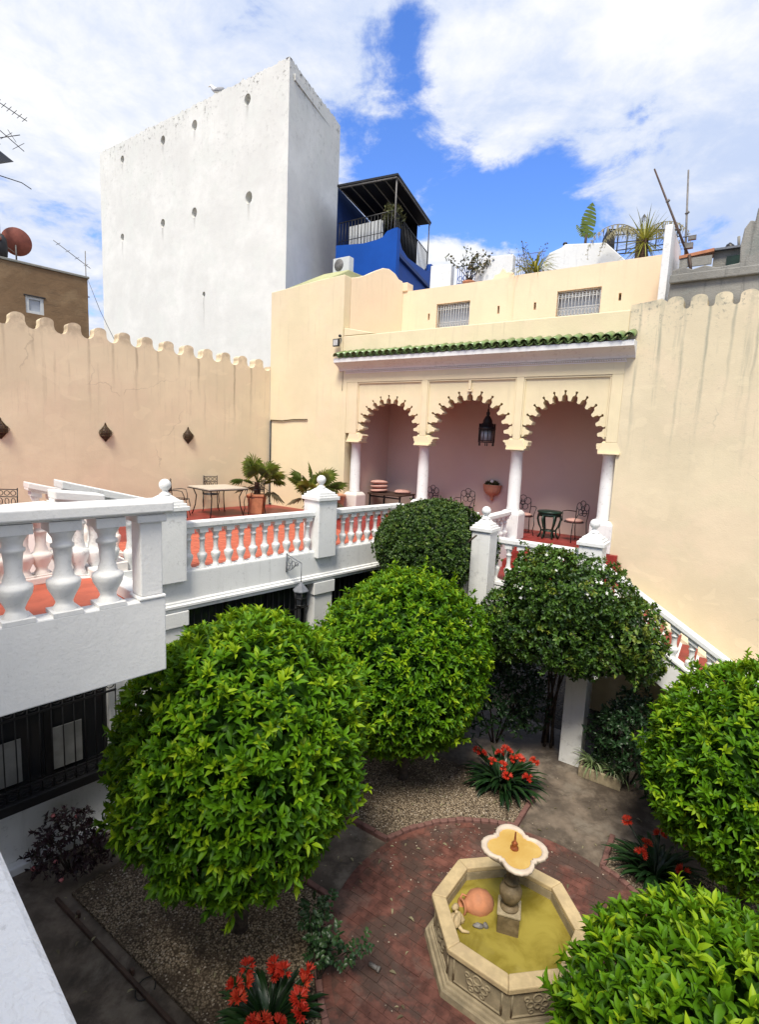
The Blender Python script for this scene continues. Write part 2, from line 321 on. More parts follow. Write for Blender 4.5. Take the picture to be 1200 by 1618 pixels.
MT['clivia_leaf'] = leafmat('strap_leaf', (0.006, 0.020, 0.006), (0.013, 0.042, 0.010), (0.04, 0.09, 0.025), rough=0.35, trans=0.12)
MT['spider_leaf'] = leafmat('striped_grassy_leaf', (0.06, 0.11, 0.04), (0.18, 0.25, 0.10), (0.45, 0.48, 0.30), rough=0.5, trans=0.2)
MT['purple_leaf'] = leafmat('wine_red_leaf', (0.014, 0.006, 0.008), (0.038, 0.009, 0.015), (0.03, 0.045, 0.016), rough=0.5, trans=0.15)
MT['palm_leaf'] = leafmat('palm_leaf', (0.05, 0.085, 0.012), (0.15, 0.21, 0.025), (0.34, 0.33, 0.06), rough=0.5, trans=0.2)
MT['palm_dry'] = leafmat('dry_palm_leaf', (0.13, 0.11, 0.06), (0.30, 0.27, 0.16), (0.42, 0.36, 0.20), rough=0.7, trans=0.2)
MT['roof_leaf'] = leafmat('roof_shrub_leaf', (0.035, 0.035, 0.02), (0.09, 0.11, 0.03), (0.22, 0.15, 0.06), rough=0.6, trans=0.2)
MT['yellow_leaf'] = leafmat('yellow_green_spiky_leaf', (0.10, 0.11, 0.015), (0.24, 0.25, 0.03), (0.42, 0.38, 0.06), rough=0.5, trans=0.25)
MT['moss'] = plaster('lichen_stain', (0.42, 0.42, 0.22), var=0.25, grime=0.4)

# ------------------------------------------------------------------ mesh helpers
class M:
    def __init__(s): s.v, s.f, s.s = [], [], []
    def add(s, vs, fs, smooth=False):
        o = len(s.v); s.v += [tuple(map(float, q)) for q in vs]
        for f in fs: s.f.append([o + i for i in f]); s.s.append(smooth)
        return s
    def box(s, x0, x1, y0, y1, z0, z1):
        return s.add([(x0, y0, z0), (x1, y0, z0), (x1, y1, z0), (x0, y1, z0), (x0, y0, z1), (x1, y0, z1), (x1, y1, z1), (x0, y1, z1)],
                     [(0, 3, 2, 1), (4, 5, 6, 7), (0, 1, 5, 4), (1, 2, 6, 5), (2, 3, 7, 6), (3, 0, 4, 7)])
    def frustum(s, x0, x1, y0, y1, z0, X0, X1, Y0, Y1, z1):
        return s.add([(x0, y0, z0), (x1, y0, z0), (x1, y1, z0), (x0, y1, z0), (X0, Y0, z1), (X1, Y0, z1), (X1, Y1, z1), (X0, Y1, z1)],
                     [(0, 3, 2, 1), (4, 5, 6, 7), (0, 1, 5, 4), (1, 2, 6, 5), (2, 3, 7, 6), (3, 0, 4, 7)])
    def _prism(s, poly, a, b, fn, smooth=False):
        n = len(poly); ar = sum(poly[i][0] * poly[(i + 1) % n][1] - poly[(i + 1) % n][0] * poly[i][1] for i in range(n))
        if ar < 0: poly = poly[::-1]
        vs = [fn(p, a) for p in poly] + [fn(p, b) for p in poly]
        o = len(s.v)
        s.add(vs, [tuple(range(n)), tuple(range(2 * n - 1, n - 1, -1))])
        for i in range(n):
            j = (i + 1) % n; s.f.append([o + i, o + n + i, o + n + j, o + j]); s.s.append(smooth)
        return s
    def prism(s, poly, y0, y1, smooth=False): return s._prism(poly, y0, y1, lambda p, t: (p[0], t, p[1]), smooth)      # (x,z) outline, depth along y
    def prismx(s, poly, x0, x1, smooth=False): return s._prism(poly, x0, x1, lambda p, t: (t, p[0], p[1]), smooth)     # (y,z) outline along x
    def prismz(s, poly, z0, z1, smooth=False): return s._prism(poly, z1, z0, lambda p, t: (p[0], p[1], t), smooth)     # plan outline
    def lathe(s, prof, n=16, c=(0, 0, 0), smooth=True, m=None, a0=0.0):
        vs, fs = [], []
        for r, z in prof:
            for k in range(n):
                a = a0 + 2 * math.pi * k / n; q = Vector((r * math.cos(a), r * math.sin(a), z))
                if m is not None: q = m @ q
                vs.append((q.x + c[0], q.y + c[1], q.z + c[2]))
        for i in range(len(prof) - 1):
            for k in range(n):
                j = (k + 1) % n; fs.append((i * n + k, i * n + j, (i + 1) * n + j, (i + 1) * n + k))
        if prof[0][0] > 1e-4: fs.append(tuple(range(n - 1, -1, -1)))
        if prof[-1][0] > 1e-4: fs.append(tuple((len(prof) - 1) * n + k for k in range(n)))
        return s.add(vs, fs, smooth)
    def tube(s, pts, r, n=6, smooth=True, closed=False):
        pts = [Vector(p) for p in pts]; L = len(pts); rr = r if isinstance(r, (list, tuple)) else [r] * L
        vs, fs = [], []; up = None
        for i, p in enumerate(pts):
            a = pts[(i - 1) % L] if (closed or i > 0) else p; b = pts[(i + 1) % L] if (closed or i < L - 1) else p
            d = (b - a); d = d.normalized() if d.length > 1e-9 else Vector((0, 0, 1))
            if up is None: up = Vector((0, 0, 1)) if abs(d.z) < 0.9 else Vector((1, 0, 0))
            x = d.cross(up); x = x.normalized() if x.length > 1e-6 else Vector((1, 0, 0)); y = x.cross(d).normalized(); up = y
            for k in range(n):
                t = 2 * math.pi * k / n + math.pi / n; vs.append(p + x * (rr[i] * math.cos(t)) + y * (rr[i] * math.sin(t)))
        for i in range(L if closed else L - 1):
            i2 = (i + 1) % L
            for k in range(n):
                j = (k + 1) % n; fs.append((i * n + k, i * n + j, i2 * n + j, i2 * n + k))
        if not closed: fs += [tuple(range(n - 1, -1, -1)), tuple((L - 1) * n + k for k in range(n))]
        return s.add(vs, fs, smooth)
    def ring(s, c, rad, r, ax='y', n=14, tn=5, sx=1.0, sz=1.0):
        pts = []
        for k in range(n):
            a = 2 * math.pi * k / n; u, w = rad * sx * math.cos(a), rad * sz * math.sin(a)
            pts.append((c[0] + u, c[1], c[2] + w) if ax == 'y' else ((c[0], c[1] + u, c[2] + w) if ax == 'x' else (c[0] + u, c[1] + w, c[2])))
        return s.tube(pts, r, tn, True, True)
    def blob(s, c, r, seed=0, amp=0.1, nu=10, nv=7):
        rg = random.Random(seed); ph = [rg.uniform(0, 6.28) for _ in range(6)]
        vs, fs = [], []
        for i in range(nv + 1):
            for j in range(nu):
                t, p = math.pi * i / nv, 2 * math.pi * j / nu
                k = 1 + amp * (math.sin(3 * t + ph[0] + 2 * p) * 0.5 + math.sin(2 * p + ph[1]) * 0.5 + math.sin(5 * t + ph[2]) * 0.3)
                vs.append((c[0] + r[0] * k * math.sin(t) * math.cos(p), c[1] + r[1] * k * math.sin(t) * math.sin(p), c[2] + r[2] * k * math.cos(t)))
        for i in range(nv):
            for j in range(nu): fs.append((i * nu + j, (i + 1) * nu + j, (i + 1) * nu + (j + 1) % nu, i * nu + (j + 1) % nu))
        return s.add(vs, fs, True)
    def mesh(s, name, mat):
        me = bpy.data.meshes.new(name); me.from_pydata(s.v, [], s.f)
        me.polygons.foreach_set('use_smooth', s.s); me.update()
        if mat is not None: me.materials.append(MT[mat] if isinstance(mat, str) else mat)
        return me
    def build(s, name, mat, parent=None, bevel=0.0, seg=2):
        return link(name, s.mesh(name, mat), parent, bevel=bevel, seg=seg)
def link(name, me, parent=None, loc=None, rot=None, scale=None, bevel=0.0, seg=2):
    o = bpy.data.objects.new(name, me); col.objects.link(o)
    if parent is not None: o.parent = parent
    if loc is not None: o.location = loc
    if rot is not None: o.rotation_euler = rot
    if scale is not None: o.scale = scale
    if bevel:
        b = o.modifiers.new('edge', 'BEVEL'); b.width = bevel; b.segments = seg; b.limit_method = 'ANGLE'; b.angle_limit = R(40); b.harden_normals = False
    return o
def tag(o, label=None, cat=None, group=None, kind=None):
    if label: o['label'] = label
    if cat: o['category'] = cat
    if group: o['group'] = group
    if kind: o['kind'] = kind
    return o
def thing(name, label, cat, loc=(0, 0, 0), rz=0.0, group=None):
    o = bpy.data.objects.new(name, None); o.empty_display_size = 0.2; col.objects.link(o)
    o.location = loc; o.rotation_euler = (0, 0, rz)
    return tag(o, label, cat, group)
def copy_tree(o, parent=None):
    c = o.copy(); col.objects.link(c); c.parent = parent
    for ch in list(o.children): copy_tree(ch, c)
    return c
# two measured directions of the place: the arcade wall and the terrace front
AANG, BANG = R(-34.1), R(46.83)
AO, BO, WO = Vector((3.066, 11.987, 0)), Vector((-1.09, 9.57, 0)), Vector((-3.5, 16.43, 0))
AU, AW = Vector((0.828, -0.5606, 0)), Vector((0.5606, 0.828, 0))
BU, BW = Vector((0.684, 0.7293, 0)), Vector((-0.7293, 0.684, 0))
def PA(t, i=0.0, z=0.0): return AO + AU * t + AW * i + Vector((0, 0, z))
def PB(s, i=0.0, z=0.0): return BO + BU * s + BW * i + Vector((0, 0, z))
def PW(s, i=0.0, z=0.0): return WO + BU * s + BW * i + Vector((0, 0, z))

# ================================================================== SETTING: ground and floors
def struct(name, m, mat, **k): return tag(m.build(name, mat, **k), kind='structure')
def plan(pts): return [(p[0], p[1]) for p in pts]
struct('ground', M().prismz([(-250, -250), (250, -250), (250, 250), (-250, 250)], -0.5, 0.0), 'soil')
FC = Vector((1.605, 5.115, 0))                                        # fountain centre
def PF(u, w, z=0.0): return FC + AU * u + AW * w + Vector((0, 0, z))
# worn concrete of the courtyard, under beds and bricks
struct('courtyard_path', M().prismz(plan([PF(-9, -7), PF(7, -7), PF(7, 5.2), PF(-9, 5.2)]), -0.1, 0.006), 'concrete')
RC = 2.03
PATHW = 0.58
def in_bed(u, w): return abs(u) > PATHW + 0.09 and abs(w) > PATHW + 0.09 and math.hypot(u, w) > RC + 0.09
def bed_outline(su, sw, lu, lw, inset):
    """one of the four quarter beds: straight sides along the paths, a concave arc round the fountain circle"""
    r = RC + inset; a = PATHW + inset
    a0 = math.asin(a / r); a1 = math.pi / 2 - a0
    pts = [(lu - inset, a), (lu - inset, lw - inset), (a, lw - inset)]
    arc = [(r * math.cos(a1 + (a0 - a1) * k / 16), r * math.sin(a1 + (a0 - a1) * k / 16)) for k in range(17)]
    return [(su * p[0], sw * p[1]) for p in pts + arc]
BEDS = [(-1, -1, 4.6, 2.5, 'near left'), (-1, 1, 4.4, 2.9, 'far left'), (1, 1, 3.6, 2.7, 'far right'), (1, -1, 4.2, 2.6, 'near right')]
for su, sw, lu, lw, nm in BEDS:
    o1 = bed_outline(su, sw, lu, lw, 0.07)
    bed = struct('gravel_bed', M().prismz(plan([PF(*p) for p in o1]), -0.05, 0.045), 'gravel')
    # kerb of bricks on edge, one by one
    o2 = bed_outline(su, sw, lu, lw, 0.03)
    pts = [PF(*p) for p in o2]; kb = 0
    for i in range(len(pts)):
        a, b = pts[i], pts[(i + 1) % len(pts)]; d = b - a; L = d.length
        if L < 0.02 or i in (len(pts) - 1, 0, 1) and False: continue
        if L > 1.2 and i in (0, 1): continue                                # outer sides fade into the soil
        n = max(1, round(L / 0.22)); ang = math.atan2(d.y, d.x)
        for k in range(n):
            c = a + d * ((k + 0.5) / n)
            h = 0.075 + random.uniform(-0.008, 0.008)
            ob = M().box(-L / n / 2 + 0.004, L / n / 2 - 0.004, -0.035, 0.035, -0.05, h).build('kerb_brick', 'kerb', bed, bevel=0.006, seg=1)
            ob.location = c; ob.rotation_euler = (random.uniform(-.03, .03), random.uniform(-.02, .02), ang + random.uniform(-.02, .02))
# loose pebbles, uncountable
pm = M(); rg = random.Random(3)
for k in range(5200):
    su, sw, lu, lw, nm = BEDS[rg.choice((0, 0, 1, 1, 2, 3))]
    u, w = su * rg.uniform(0.6, lu - .12), sw * rg.uniform(0.6, lw - .12)
    if not in_bed(u, w): continue
    c = PF(u, w, 0.048); s = rg.uniform(0.006, 0.014); a = rg.uniform(0, 3.14); x, y = math.cos(a) * s, math.sin(a) * s; t = rg.uniform(.6, 1.5)
    pm.add([(c.x + x * t, c.y + y * t, c.z), (c.x - y, c.y + x, c.z), (c.x - x * t, c.y - y * t, c.z), (c.x + y, c.y - x, c.z), (c.x + x * .2, c.y + y * .2, c.z + s * .8)], [(0, 1, 4), (1, 2, 4), (2, 3, 4), (3, 0, 4)])
for k in range(420):                                                  # strewn over the red circle and the paths
    a, r = rg.uniform(0, 6.28), rg.uniform(1.15, 2.4) if k % 3 else rg.uniform(2.0, 4.2); s = rg.uniform(0.006, 0.013)
    if k % 2: a = rg.gauss(2.3, 0.35)
    u, w = r * math.cos(a), r * math.sin(a)
    if in_bed(u, w): continue
    c = PF(u, w, 0.036 if r < 2 else 0.01); x, y = math.cos(a * 7) * s, math.sin(a * 7) * s
    pm.add([(c.x + x, c.y + y, c.z), (c.x - y, c.y + x, c.z), (c.x - x, c.y - y, c.z), (c.x + y, c.y - x, c.z), (c.x, c.y, c.z + s * .8)], [(0, 1, 4), (1, 2, 4), (2, 3, 4), (3, 0, 4)])
tag(pm.build('pebbles', 'pebble'), 'pale loose pebbles strewn over the beds and red paving', 'pebbles', kind='stuff')
# the red brick circle round the fountain: running-bond bricks cut to the circle
circ = struct('brick_circle', M().prismz([(FC.x + (RC - 0.01) * math.cos(k * math.pi / 36), FC.y + (RC - 0.01) * math.sin(k * math.pi / 36)) for k in range(72)], -0.05, 0.022), 'mortar')
bl, bwd = 0.215, 0.105
brick_me = M().box(-bl / 2 + .0025, bl / 2 - .0025, -bwd / 2 + .0025, bwd / 2 - .0025, -0.02, 0.006).mesh('brick', 'brick')
spots = []
for j in range(-20, 21):
    for i in range(-11, 12):
        u, w = (i + (0.5 if j % 2 else 0)) * bl, j * bwd
        r = math.hypot(u, w)
        if 0.80 < r < RC - 0.10: spots.append((u, w))
camxy = Vector((0, 0, EYE))
spots.sort(key=lambda p: (PF(*p) - camxy).length)
rest = M()
for k, (u, w) in enumerate(spots):
    c = PF(u, w, 0.022 + rg.uniform(-.0025, .0025)); ang = AANG + rg.uniform(-.012, .012)
    if k < 300:
        o = link('paving_brick', brick_me, circ, loc=c, rot=(rg.uniform(-.012, .012), rg.uniform(-.012, .012), ang))
    else:
        mm = Matrix.Translation(c) @ Matrix.Rotation(ang, 4, 'Z')
        b = M().box(-bl / 2 + .0025, bl / 2 - .0025, -bwd / 2 + .0025, bwd / 2 - .0025, -0.02, 0.006)
        rest.add([mm @ Vector(v) for v in b.v], b.f)
tag(rest.build('brick_field', 'brick', circ), kind='stuff')
# edging ring of bricks round the circle
for k in range(58):
    a = 2 * math.pi * k / 58; u, w = (RC - 0.055) * math.cos(a), (RC - 0.055) * math.sin(a)
    link('edging_brick', brick_me, circ, loc=PF(u, w, 0.024), rot=(0, 0, AANG + a + math.pi / 2 + rg.uniform(-.03, .03)))

# raised terrace floor
FLOOR = 3.45
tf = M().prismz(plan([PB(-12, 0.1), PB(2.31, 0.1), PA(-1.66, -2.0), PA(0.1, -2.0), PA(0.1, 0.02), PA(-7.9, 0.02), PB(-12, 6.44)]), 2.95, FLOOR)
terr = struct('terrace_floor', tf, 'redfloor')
# brighter orange strip of square tiles behind the balustrade, darker red floor beyond
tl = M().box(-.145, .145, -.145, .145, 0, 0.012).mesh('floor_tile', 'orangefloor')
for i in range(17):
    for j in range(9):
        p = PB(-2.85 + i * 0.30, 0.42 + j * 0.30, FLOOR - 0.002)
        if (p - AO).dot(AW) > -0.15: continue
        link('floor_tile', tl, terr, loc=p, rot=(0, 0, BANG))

# ================================================================== shared builders
def rect_wall(m, x0, x1, z0, z1, y0, y1, holes):
    """a wall slab with rectangular openings"""
    xs = sorted({x0, x1, *[h[0] for h in holes], *[h[1] for h in holes]}); zs = sorted({z0, z1, *[h[2] for h in holes], *[h[3] for h in holes]})
    for i in range(len(xs) - 1):
        run = None
        for j in range(len(zs) - 1):
            cx, cz = (xs[i] + xs[i + 1]) / 2, (zs[j] + zs[j + 1]) / 2
            hole = any(h[0] < cx < h[1] and h[2] < cz < h[3] for h in holes)
            if not hole: run = [zs[j] if run is None else run[0], zs[j + 1]]
            if (hole or j == len(zs) - 2) and run: m.box(xs[i], xs[i + 1], y0, y1, run[0], run[1]); run = None
    return m
BALPROF = [(.70, 0), (.72, .05), (.55, .09), (.50, .12), (.62, .17), (.93, .27), (1.0, .33), (.98, .36), (.72, .385), (.62, .40), (.60, .43), (.47, .50), (.50, .62), (.56, .70), (.68, .715), (.68, .745), (.54, .76), (.58, .81), (.80, .87), (.86, .90)]
def baluster_mesh(h, r, n=14, mat='white', shear=0.0):
    m = M(); m.lathe([(p[0] * r, p[1] * h) for p in BALPROF], n)
    q = r * 0.92
    m.frustum(-q, q, -q, q, h * .895, -q, q, -q, q, h * 1.0)
    m.frustum(-q * .95, q * .95, -q * .95, q * .95, -h * .01, -q * .95, q * .95, -q * .95, q * .95, h * .035)
    if shear:                                                         # raked cap and foot under a sloping rail
        for i, (x, y, z) in enumerate(m.v):
            if z > h * .89 or z < h * .04: m.v[i] = (x, y, z + shear * x)
    return m.mesh('baluster', mat)
def balustrade(name, label, loc, rz, L, base, top, n, slope=0.0, rad=0.075, depth=0.2, rail_h=0.085, foot=0.07, mat='white', off=None, group=None):
    t = thing(name, label, 'balustrade', loc, rz, group)
    def bar(x0, x1, w, z0, z1):
        m = M().box(x0, x1, -w / 2, w / 2, z0, z1)
        if slope: m.v = [(x, y, z + slope * x) for x, y, z in m.v]
        return m
    r1 = bar(0, L, depth, top - rail_h, top); r1.build('top_rail', mat, t, bevel=0.012)
    bar(0, L, depth * 0.72, top - rail_h - 0.03, top - rail_h + 0.002).build('rail_moulding', mat, t, bevel=0.006)
    bar(0, L, depth * 0.95, base, base + foot).build('bottom_rail', mat, t, bevel=0.01)
    h = top - rail_h - 0.03 - base - foot
    me = baluster_mesh(h + 0.012, rad, 14, mat, slope)
    xs = off if off else [L * (k + .5) / n for k in range(n)]
    for x in xs: link('baluster', me, t, loc=(x, 0, base + foot - 0.006 + slope * x), rot=(0, 0, 0))
    return t
def post(label, loc, rz, z0, z1, w=0.40, ball=0.085, mat='white', group='balustrade posts with ball finials'):
    t = thing('balustrade_post', label, 'post', loc, rz, group); h = w / 2
    M().box(-h, h, -h, h, z0, z1 - 0.14).build('shaft', mat, t, bevel=0.012)
    c = M(); k = h + 0.035
    c.box(-k, k, -k, k, z1 - 0.14, z1 - 0.075); c.box(-k + .03, k - .03, -k + .03, k - .03, z1 - .0755, z1 - 0.035); k2 = k - .065
    c.box(-k2, k2, -k2, k2, z1 - .0355, z1 + 0.005); c.frustum(-k2 + .03, k2 - .03, -k2 + .03, k2 - .03, z1 + .0045, -.07, .07, -.07, .07, z1 + 0.075)
    c.build('cap', mat, t, bevel=0.006, seg=1)
    b = ball
    pr = [(.085, 0), (.08, .02), (.045, .05), (.038, .07), (.05, .085)] + [(b * math.sin(R(a)), .085 + b * 0.82 - b * math.cos(R(a))) for a in range(38, 180, 12)] + [(0.0, .085 + b * 1.82)]
    M().lathe([(r, z1 + .07 + z) for r, z in pr], 18).build('finial', mat, t)
    return t

# ================================================================== ARCADE HOUSE
AL = (AO.x, AO.y, 0)
arc = thing('arcade_house', 'cream arcade with three scalloped arches under a green tiled eave', 'building', AL, AANG)
COLS = [-4.69, -2.51, -0.07, 1.92]
ZS, ZP = 5.56, 7.12                                                   # springing and top of the arch panels
def arch_outline(tc, hw, top):
    rx, rz, zc = hw - 0.055, top - 5.80 + .02, 5.80
    pts = [(tc - hw + .235, ZS), (tc - hw + .235, ZS + .045), (tc - hw + .265, ZS + .055), (tc - hw + .265, ZS + .10)]
    half = [(7.5, .775), (5.0, .785), (4.5, .84), (3.6, .885), (2.2, .895), (1.15, .915), (1.0, .95), (1.7, .962), (1.5, .99), (0, 1.0)]
    for k in range(13):
        c = 180 - 15 * k
        for d, r in half: pts.append((tc + rx * r * math.cos(R(c + d)), zc + rz * r * math.sin(R(c + d))))
        for d, r in half[-2:0:-1]: pts.append((tc + rx * r * math.cos(R(c - d)), zc + rz * r * math.sin(R(c - d))))
    pts.append((tc + rx * .775 * math.cos(R(-7.5)), zc + rz * .775 * math.sin(R(-7.5))))
    pts += [(tc + hw - .265, ZS + .10), (tc + hw - .265, ZS + .055), (tc + hw - .235, ZS + .045), (tc + hw - .235, ZS)]
    return pts
for k, top in enumerate((6.757, 6.849, 6.813)):
    a, b = COLS[k], COLS[k + 1]; tc, hw = (a + b) / 2, (b - a) / 2
    o = arch_outline(tc, hw, top)
    M().prism([(b, ZS), (b, ZP + .003), (a, ZP + .003), (a, ZS)] + o, 0.05, 0.30).build('scalloped_arch', 'cream', arc)
pl = []
for k, c in enumerate(COLS):
    w = 0.085
    x0, x1 = c - w, c + w
    if k == 0: x0 = -4.97
    if k == 3: x1 = 2.06
    m = M().box(x0, x1, 0.0, 0.32, 5.75, ZP)
    m.frustum(c - .235, c + .235, -0.005, 0.325, ZS - 0.02, c - .15, c + .15, 0.0, 0.322, 5.75)
    m.build('pilaster', 'cream', arc, bevel=0.008, seg=1)
    s = M().lathe([(.155, 4.12), (.155, 4.16), (.142, 4.20), (.142, 4.9), (.130, 5.46), (.15, 5.47), (.15, 5.50), (.135, 5.51), (.135, 5.54)], 24, (c, .16, 0))
    co = s.build('column', 'white', arc)
    M().box(c - .215, c + .215, -0.055, 0.375, 5.505, ZS - 0.018).build('capital', 'cream', co, bevel=0.01)
    M().box(c - .225, c + .225, -0.065, 0.385, 3.46, 4.05).frustum(c - .225, c + .225, -.065, .385, 4.0505, c - .17, c + .17, -.01, .33, 4.13).build('pedestal', 'white_inner' if k == 0 else 'white', co, bevel=0.012)
# mould lines round each panel
for k in range(3):
    a, b = COLS[k] + .085, COLS[k + 1] - .085
    m = M().box(a + .004, b - .004, 0.015, 0.06, ZP - .035, ZP - .002)
    for x in (a + .004, b - .03): m.box(x, x + .026, 0.02, 0.058, 5.86, ZP - .037)
    m.build('panel_moulding', 'cream', arc)
M().box(-1.32, -1.26, 0.0, 0.06, 6.88, ZP - .04).box(-1.35, -1.23, 0.01, .055, 6.83, 6.879).build('keystone', 'cream', arc)
M().box(-4.97, 2.06, 0.0, 0.32, ZP + .004, 7.66).build('frieze', 'cream', arc)
# left reveal and the wall piers that close the frame
M().box(-5.17, -4.972, 0.0, 0.30, 3.45, 7.66).build('end_pier', 'cream', arc)
eave = M().prismx([(0.0, 7.42), (-0.03, 7.43), (-0.05, 7.47), (-0.12, 7.53), (-0.25, 7.60), (-0.30, 7.62), (-0.30, 7.72), (-0.28, 7.73), (0.0, 7.74)], -5.22, 2.24).build('eave_cornice', 'white', arc)
bm = M()
for k in range(150):
    x = -5.0 + k * (7.06 / 149); bm.box(x - .014, x + .014, -0.035, 0.002, 7.385, 7.418)
bm.box(-5.03, 2.09, -0.012, 0.002, 7.355, 7.38)
tag(bm.build('bead_moulding', 'white_inner', arc), kind='stuff')
def half_tile(r0, r1, L, th, up):
    vs, fs = [], []; n = 8
    for j, (y, r) in enumerate(((0, r1), (L, r0))):
        for k in range(n + 1):
            a = math.pi * k / n
            for q in (r, r - th): vs.append((q * math.cos(a), y, up * q * math.sin(a)))
    W = 2 * (n + 1)
    for k in range(n):
        a = 2 * k
        fs += [(a, a + 2, W + a + 2, W + a), (a + 1, W + a + 1, W + a + 3, a + 3), (a, a + 1, a + 3, a + 2), (W + a, W + a + 2, W + a + 3, W + a + 1)]
    return M().add(vs, fs, True).mesh('roof_tile', 'green_tile')
cov_t, pan_t = half_tile(.085, .098, .46, .014, 1), half_tile(.085, .098, .46, .014, -1)
NT_ = 36
for k in range(NT_):
    x = -5.10 + k * (7.24 / (NT_ - 1))
    link('roof_tile', cov_t, eave, loc=(x, -.36 + rg.uniform(-.012, .012), 7.765 + rg.uniform(-.006, .006)), rot=(R(19 + rg.uniform(-2, 2)), 0, rg.uniform(-.02, .02)))
for k in range(NT_ - 1):
    x = -5.10 + (k + .5) * (7.24 / (NT_ - 1))
    link('pan_tile', pan_t, eave, loc=(x, -.345, 7.815), rot=(R(19), 0, 0))
M().box(-5.17, 2.06, 0.02, 0.26, 7.745, 8.36).build('parapet', 'cream', arc, bevel=0.02)
# inside the arcade
M().box(-4.9, 2.3, 1.85, 2.05, 3.45, 7.2).build('back_wall', 'pink', arc)
M().box(-4.9, -4.74, 0.305, 1.849, 3.45, 7.2).build('end_wall', 'pink', arc)
M().box(2.10, 2.26, 0.305, 1.849, 3.45, 7.2).build('end_wall', 'pink', arc)
M().box(-4.9, 2.26, 0.322, 2.0, 7.202, 7.40).build('ceiling', 'pink', arc)
M().box(-5.1, 2.26, 0.27, 3.2, 7.66, 7.80).build('roof_deck', 'peach_up', arc)
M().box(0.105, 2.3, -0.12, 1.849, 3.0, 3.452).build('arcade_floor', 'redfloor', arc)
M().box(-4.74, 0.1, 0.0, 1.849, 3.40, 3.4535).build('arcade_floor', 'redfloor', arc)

# tall cream wall right of the arcade, crenellated
def scallop_top(x0, x1, base, z_of, period, mw, nd, first):
    """outline of round merlons with round notches between, left to right"""
    pts = []; r = mw / 2; nr = (period - mw) / 2; k = 0; x = first
    while x < x0: x += period
    pts.append((x0, z_of(x0)))
    while x + period / 2 < x1:
        zt = z_of(x)
        for a in range(180, -1, -20): pts.append((x + r * math.cos(R(a)), zt - r * .62 + r * .62 * math.sin(R(a))))
        zn = zt - nd; xn = x + period / 2
        for a in range(180, 361, 30): pts.append((xn + nr * math.cos(R(a)), zn + nr * (1 + math.sin(R(a)))))
        x += period
    pts.append((x1, pts[-1][1]))
    return [(x1, base), (x0, base)] + pts
rw = thing('courtyard_wall', 'tall plain cream wall right of the arcade, rain-streaked under its rounded battlements', 'wall', AL, AANG)
prof = scallop_top(2.64, 9.0, 0.0, lambda x: 8.52, 0.385, 0.27, 0.24, 2.83)
prof = [(9.0, 0.0), (2.062, 0.0), (2.062, 8.44), (2.60, 8.50)] + prof[3:]
M().prism(prof, 0.0, 0.32).build('wall_face', 'cream_wall', rw)

# corner block between terrace wall and arcade
cbk = thing('corner_block', 'tall peach corner block beside the arcade with a curved gable', 'building', AL, AANG)
m = M().prism([(-7.95, 0.0), (-5.172, 0.0), (-5.172, 9.97), (-6.2, 9.93), (-7.95, 9.82)], 0.0, 0.30); m.build('front_wall', 'cream', cbk, bevel=0.02)
# the oblique flank with its wavy top
fa, fb = Vector((-5.172, 0.302, 0)), Vector((-4.55, 2.0, 0)); fd = (fb - fa); FL = fd.length
fl = M().prism([(0, 7.8), (FL, 7.8), (FL, 10.15), (FL * .97, 10.22), (FL * .90, 10.25), (FL * .82, 10.38), (FL * .70, 10.46), (FL * .58, 10.44), (FL * .42, 10.30), (FL * .25, 10.12), (FL * .08, 10.0), (0, 9.97)], 0, 0.25)
fo = fl.build('flank_wall', 'peach_up', cbk, bevel=0.02); fo.location = fa; fo.rotation_euler = (0, 0, math.atan2(fd.y, fd.x))
M().prismz([(-7.94, .31), (-5.3, .31), (-4.8, 2.0), (-4.8, 4.5), (-7.94, 4.5)], 8.5, 9.7).build('roof', 'white', cbk)
M().prismx([(.5, 9.702), (3.3, 9.702), (3.3, 10.98), (2.3, 10.95), (.5, 10.02)], -7.93, -6.85).build('lichen_roof', 'moss', cbk, bevel=0.03)
M().prismz([(-7.9, .302), (-5.176, .302), (-5.176, .6), (-7.9, .6)], 0, 8.49).build('core', 'cream', cbk)
M().prism([(-5.16, 8.37), (-4.1, 8.37), (-5.0, 8.56), (-5.16, 8.58)], 0.03, 0.22).build('shoulder', 'cream', cbk, bevel=0.015)

# upper house set back over the arcade
uph = thing('upper_house', 'apricot upper storey with two white grilled windows above the green eave', 'building', AL, AANG)
W1, W2 = (-3.41, -2.38, 8.72, 9.47), (0.0, 1.03, 8.76, 9.40)
slots = [(-3.68, -3.62, 9.06, 9.24), (-1.58, -1.52, 9.04, 9.24)]
rect_wall(M(), -4.56, -1.10, 7.8, 9.93, 2.0, 2.28, [W1] + slots).build('wall', 'peach_up', uph)
slots2 = [(-0.57, -0.51, 9.02, 9.2), (1.42, 1.48, 9.03, 9.2)]
rect_wall(M(), -1.098, 2.42, 7.8, 9.92, 1.90, 2.28, [W2] + slots2).build('wall', 'peach_up', uph)
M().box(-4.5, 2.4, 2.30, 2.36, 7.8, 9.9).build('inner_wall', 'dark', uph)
M().box(2.30, 2.421, 1.88, 2.281, 9.921, 10.05).box(-4.62, -4.40, 1.96, 2.3, 9.931, 10.18).build('coping', 'peach_up', uph, bevel=0.02)
M().box(2.422, 2.56, 0.6, 2.3, 7.8, 10.06).build('end_pillar', 'white', uph, bevel=0.01)
